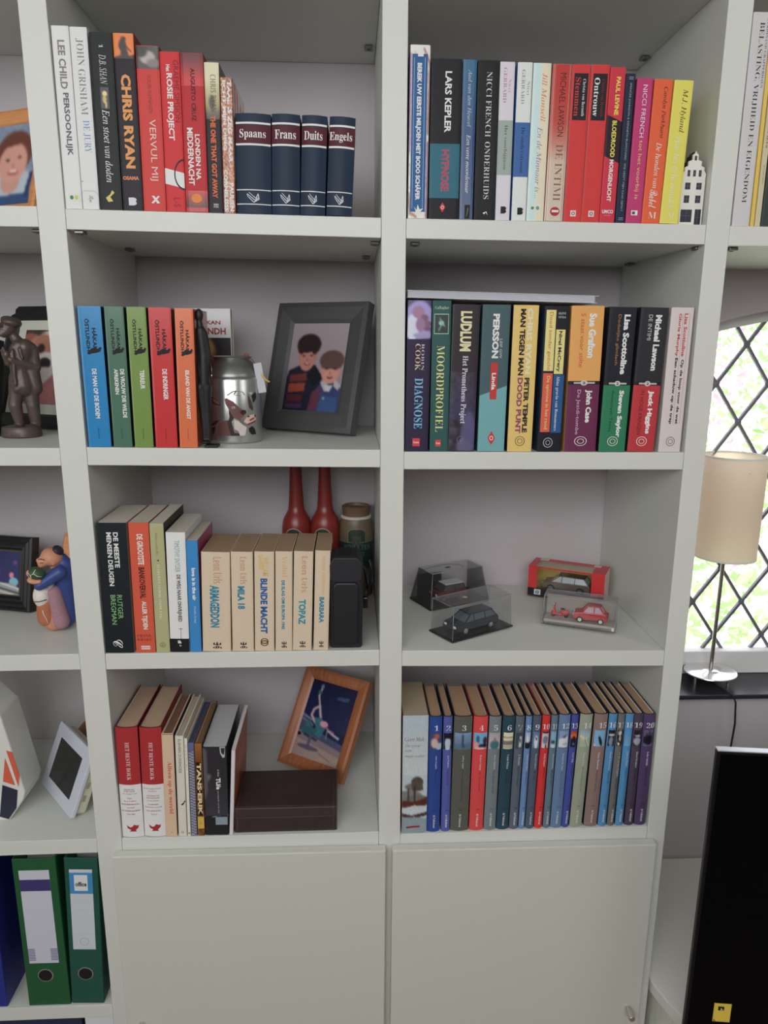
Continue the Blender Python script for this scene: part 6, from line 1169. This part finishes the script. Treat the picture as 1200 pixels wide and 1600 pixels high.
RS = mat((196, 46, 46), .25, coat=.3)
blob('body', [('s', (.024, 0, .0105), (.0085, .0050, .0058)), ('c', (.019, 0, .0125), (.028, 0, .0128), .0035, .003), ('c', (.008, 0, .0060), (.018, 0, .0060), .0022, .0026), ('c', (.0065, 0, .0065), (.0045, 0, .018), .0028, .0022), ('c', (.0045, 0, .018), (.005, 0, .024), .0012, .0012), ('s', (.0030, 0, .0078), (.0050, .0032, .0042))], RS, sc, .0008, 2)
tube('handlebar', [(.0055, -.007, .0245), (.005, 0, .0250), (.0055, .007, .0245)], .0009, RS, sc, 8)
ell('headlight', (.0032, 0, .0246), (.0016, .0018, .0018), mat((210, 210, 206), .2), sc, n=10)
box('seat', (.0155, -.0028, .0158), (.0235, .0028, .0180), BKK, sc, .0008)
for x in (.0030, .0265): lathe('wheel', [(.0022, -.0012), (.0040, -.0010), (.0042, 0), (.0040, .0010), (.0022, .0012)], TIRE, sc, 18, loc=(x, 0, .0042), rot=(math.pi / 2, 0, 0))

# ---------------------------------------------------------------- left compartment: ornament, digital frame, pot, binders
z4l = sz(0, 4, -.65)
orn = thing('angular_ornament', 'white angular ornament with orange and navy panels at the left edge', 'ornament', (-.72, .085, z4l + .0004))
def pl(px, py, Y=.06): P = on(px, py, 1, Y); return (P[0] + .72, P[2] - z4l - .0004)
oc = mat((206, 206, 200), .45, grain=.03, gscale=80)
a_, b_, c_ = pl(0, 1118), pl(39, 1238), pl(37.5, 1250)
zb = max(.0, 0)
poly = [(-.10, 0.0), (a_[0] - .006, 0.0), (c_[0] - .002, c_[1]), (b_[0], b_[1]), (a_[0], a_[1]), (-.04, a_[1] + .075), (-.10, a_[1] + .02)]
prism('body', poly, -.025, .05, oc, orn, .003)
for k, (pts, col) in enumerate((([(10, 1172), (19, 1175), (30.5, 1210.5), (29, 1228)], (206, 84, 48)), ([(8, 1184), (23.4, 1226), (5, 1220)], (206, 84, 48)), ([(4, 1226), (27.6, 1234), (26, 1261.5), (14, 1279), (0, 1275)], (34, 38, 58)))):
    q = [pl(*p) for p in pts]; prism('colour_panel', [(x, max(z, .002)) for x, z in q], -.0262, -.0248, mat(col, .45), orn)
# white digital photo frame seen at an angle
yawd, leand, wd_, hd_ = -.8621, .403, .1579, .1277
df = thing('digital_photo_frame', 'white electronic photo frame with a dark screen, turned to the left', 'digital frame', (-.6817, .1722, z4l + .0085), (-leand, 0, yawd))
def rrect(x0, z0, x1, z1, r, n=5):
    out = []
    for cx_, cz_, a in ((x1 - r, z0 + r, -90), (x1 - r, z1 - r, 0), (x0 + r, z1 - r, 90), (x0 + r, z0 + r, 180)):
        out += [(cx_ + r * math.cos(math.radians(a + 90 * k / n)), cz_ + r * math.sin(math.radians(a + 90 * k / n))) for k in range(n + 1)]
    return out
WHT = mat((196, 200, 214), .35)
prism('bezel', rrect(0, 0, wd_, hd_, .006), -.008, 0, WHT, df, .0015)
prism('housing', rrect(.006, .005, wd_ - .006, hd_ - .006, .008), 0, .022, mat((196, 192, 164), .5), df, .004)
prism('screen', rrect(.026, .024, wd_ - .028, hd_ - .024, .002), -.0084, -.0079, mat((30, 30, 32), .12, spec=.7), df)
for k in range(3): box('side_button', (wd_ - .0065, .006 + .0, .03 + .025 * k), (wd_ - .0055, .012, .042 + .025 * k), mat((150, 146, 120), .5), df, .0003)
pot = thing('brown_pot', 'rounded amber brown pot half hidden behind the digital frame and upright', 'pot', (-.6150, .290, z4l + .0003))
lathe('body', [(.018, 0), (.024, .003), (.036, .022), (.041, .040), (.037, .058), (.026, .070), (.018, .074), (.019, .082), (.016, .083)], mat((132, 88, 50), .35, grain=.3, gscale=14), pot, 36)

z5 = sz(0, 5, -.65)
def binder(label, x, w, lean, col, y=.004, h=.318, kind=0):
    t = thing('ring_binder', label, 'binder', (x, y, z5 + .0004 + (w * math.sin(lean) if lean > 0 else 0)), (0, lean, 0), 'lever arch binders')
    m = mat(col, .45, grain=.05, gscale=60); dp = .285
    sp = box('spine', (0, 0, 0), (w, .0025, h), m, t, .001)
    for x0 in (0, w - .0025): box('side_board', (x0, .0025, 0), (x0 + .0025, dp, h), m, t, .0008)
    box('paper_stack', (.004, .05, .004), (w * .7, dp - .03, h - .02), paper(PG), t)
    cx_, cz_ = w * .48, h * .215; r = .0125
    lathe('finger_ring', [(r, .0), (r + .0018, .0002), (r + .0018, .0008), (r, .0012)], RIM, t, 36, loc=(cx_, -.0002, cz_), rot=(math.pi / 2, 0, 0), closed=False)
    lathe('finger_hole', [(r, .0), (r, .0006)], mat((16, 14, 16), .7), t, 36, loc=(cx_, -.0001, cz_), rot=(math.pi / 2, 0, 0))
    y_ = -.0006
    if kind == 1:
        L = box('spine_label', (w * .13, y_, h * .30), (w * .83, 0, h * .925), mat((190, 190, 206), .5), t)
        box('label_band', (w * .13, y_ - .0002, h * .79), (w * .83, y_, h * .865), mat((56, 50, 110), .5), L)
        for k in range(8):
            for a in (.13, .66): box('label_stripe', (w * a, y_ - .0002, h * (.32 + .0105 * k)), (w * (a + .165), y_, h * (.326 + .0105 * k)), mat((110, 110, 150), .5), L)
        for k in range(5): box('label_line', (w * .15, y_ - .0001, h * (.45 + .07 * k)), (w * .81, y_, h * (.4505 + .07 * k)), mat((160, 162, 190), .5), L)
    if kind == 2:
        L = box('spine_label', (w * .14, y_, h * .385), (w * .83, 0, h * .925), mat((190, 196, 206), .5), t)
        box('label_band', (w * .14, y_ - .0002, h * .765), (w * .83, y_, h * .905), mat((44, 132, 190), .5), L)
        box('label_field', (w * .28, y_ - .0004, h * .785), (w * .68, y_ - .0002, h * .89), mat((206, 210, 214), .5), L, .0)
        v, f, _ = text_geo('office', 'H'); mesh_obj('lettering', [(w * (.31 + .34 * p), y_ - .0006, h * (.815 + .03 * q)) for p, q in v], f, mat((50, 52, 60), .5), L)
        for k in range(5): box('label_line', (w * .18, y_ - .0001, h * (.49 + .055 * k)), (w * .78, y_, h * (.4905 + .055 * k)), mat((150, 160, 176), .5), L)
        ring('label_seal', w * .5, h * .44, .008, .0074, y_ - .0003, mat((120, 124, 134), .5), L)
binder('bright green lever arch binder with a plain lilac label', -.6775, .0770, .0, (12, 84, 46), h=.320, kind=1)
binder('teal green lever arch binder labelled office, rightmost binder', -.5980, .0595, .040, (12, 78, 66), h=.318, kind=2)
binder('blue lever arch binder at the very left edge of the picture', -.7955, .0775, .0, (26, 40, 130), h=.312)
sb = thing('storage_box', 'dark navy storage box under the binder shelf', 'box', (-.78, .012, FZ + .0702))
box('body', (-.16, 0, 0), (.19, .30, .205), mat((30, 34, 66), .6), sb, .002); box('lid', (-.164, -.003, .185), (.194, .303, sz(0, 5, -.7) - TH - FZ - .0702 - .004), mat((34, 38, 72), .6), sb, .002)
wb_ = thing('white_carton', 'white carton beside the navy storage box under the binder shelf', 'box', (-.552, .012, FZ + .0702))
box('body', (-.026, 0, 0), (.024, .25, .195), mat((196, 198, 206), .6), wb_, .001); box('lid', (-.028, -.002, .18), (.026, .252, sz(0, 5, -.55) - TH - FZ - .0702 - .006), mat((206, 208, 214), .6), wb_, .001)

# ---------------------------------------------------------------- table lamp on the window sill
LY = .392
bp = on(1110, 1048, 1, LY); lt, lbm = on(1148, 711, 1, LY), on(1131.5, 869, 1, LY)
lamp = thing('table_lamp', 'table lamp with a cream cylindrical shade on the dark window sill', 'lamp', (bp[0], LY, SILL + .0002))
zb_ = bp[2] - SILL
SHM = bpy.data.materials.new('lamp_shade_cloth'); SHM.use_nodes = True; nt = SHM.node_tree; b = nt.nodes['Principled BSDF']
out = nt.nodes['Material Output']; tl_ = nt.nodes.new('ShaderNodeBsdfTranslucent'); mx = nt.nodes.new('ShaderNodeMixShader'); mx.inputs[0].default_value = .6
b.inputs['Base Color'].default_value = (*lin((248, 240, 230)), 1); b.inputs['Roughness'].default_value = .8; tl_.inputs[0].default_value = (*lin((252, 243, 230)), 1)
nt.links.new(b.outputs[0], mx.inputs[1]); nt.links.new(tl_.outputs[0], mx.inputs[2]); nt.links.new(mx.outputs[0], out.inputs[0])
NK = mat((170, 164, 156), .3, metal=.9)
lathe('base_disc', [(.058, zb_ - .004), (.060, zb_ - .002), (.059, zb_), (.02, zb_ + .0006), (.017, zb_ + .003), (.006, zb_ + .004)], mat((206, 206, 206), .2, metal=.75), lamp, 48, sy=.88)
for a in (200, 320, 80): lathe('foot', [(.0035, 0), (.0035, zb_ - .003)], NK, lamp, 14, loc=(.043 * math.cos(math.radians(a)), .036 * math.sin(math.radians(a)), 0))
sh0, sh1 = lbm[2] - SILL, lt[2] - SILL
lathe('stem', [(.0045, zb_), (.0042, sh1 - .03)], NK, lamp, 16)
R = .0665
lathe('lamp_shade', [(R, sh0), (R * .995, sh1), (R * .995 - .0012, sh1), (R - .0012, sh0), (R, sh0)], SHM, lamp, 64, closed=False)
lathe('shade_ring', [(R + .0006, sh1 - .004), (R + .0006, sh1), (R - .0015, sh1 + .0003), (R - .0018, sh1 - .003)], mat((226, 218, 206), .6), lamp, 64, closed=False)
lathe('shade_ring', [(R + .0006, sh0), (R + .0006, sh0 + .004), (R - .0018, sh0 + .003), (R - .0015, sh0 - .0003)], mat((226, 218, 206), .6), lamp, 64, closed=False)
for a in (30, 150, 270): tube('shade_spoke', [(0, 0, sh1 - .03), (R * math.cos(math.radians(a)), R * math.sin(math.radians(a)), sh1 - .03)], .001, NK, lamp, 6)
ell('bulb', (0, 0, sh1 - .075), (.022, .022, .03), mat((226, 224, 216), .3), lamp, n=18); lathe('socket', [(.012, sh1 - .125), (.012, sh1 - .1)], mat((220, 220, 216), .5), lamp, 18)
cbl = tube('lamp_cable', [(bp[0] + .0, LY - .01, SILL + .004), (bp[0] + .004, LY - .03, SILL + .003), (bp[0] + .02, .322, SILL + .003), (bp[0] + .027, .318, SILL - .015), (bp[0] + .034, .322, SILL - .07), (bp[0] + .032, .325, SILL - .15), (bp[0] + .030, .33, SILL - .30), (bp[0] + .032, .33, ZC + .002)], .0022, mat((30, 30, 34), .5), None, 8)
tag(cbl, 'black lamp cable hanging from the window sill down behind the television', 'cable')

# ---------------------------------------------------------------- everything on a shelf rests on it, whatever the shelf's small slope
bpy.context.view_layer.update()
for t in [o for o in SC.objects if o.parent is None and o.get('category') and o.get('category') not in ('bookcase', 'television', 'cabinet', 'cable', 'lamp', 'shrub', 'book', 'toy car', 'toy scooter', 'display case', 'toy box')]:
    x, y, z = t.location
    if t.name.startswith(('storage', 'white_carton')): continue
    bay = 0 if x < ux('U1L', z) else 1 if x < 0 else 2
    best = min((abs(sz(b_, l_, x) - z), l_) for (b_, l_) in _Z if b_ == bay and l_ in (1, 2, 3, 4, 5))
    if best[0] > 0.04: continue
    d = -1e9; todo = [t] + list(t.children_recursive)
    for o in todo:
        if o.type != 'MESH': continue
        n = len(o.data.vertices); c = np.empty(n * 3, np.float32); o.data.vertices.foreach_get('co', c); M = np.array(o.matrix_world)
        p = c.reshape(-1, 3) @ M[:3, :3].T + M[:3, 3]
        d = max(d, max(sz(bay, best[1], q[0]) - q[2] for q in p[np.argsort(p[:, 2])[:200]]))
    t.location.z += d + 0.0003
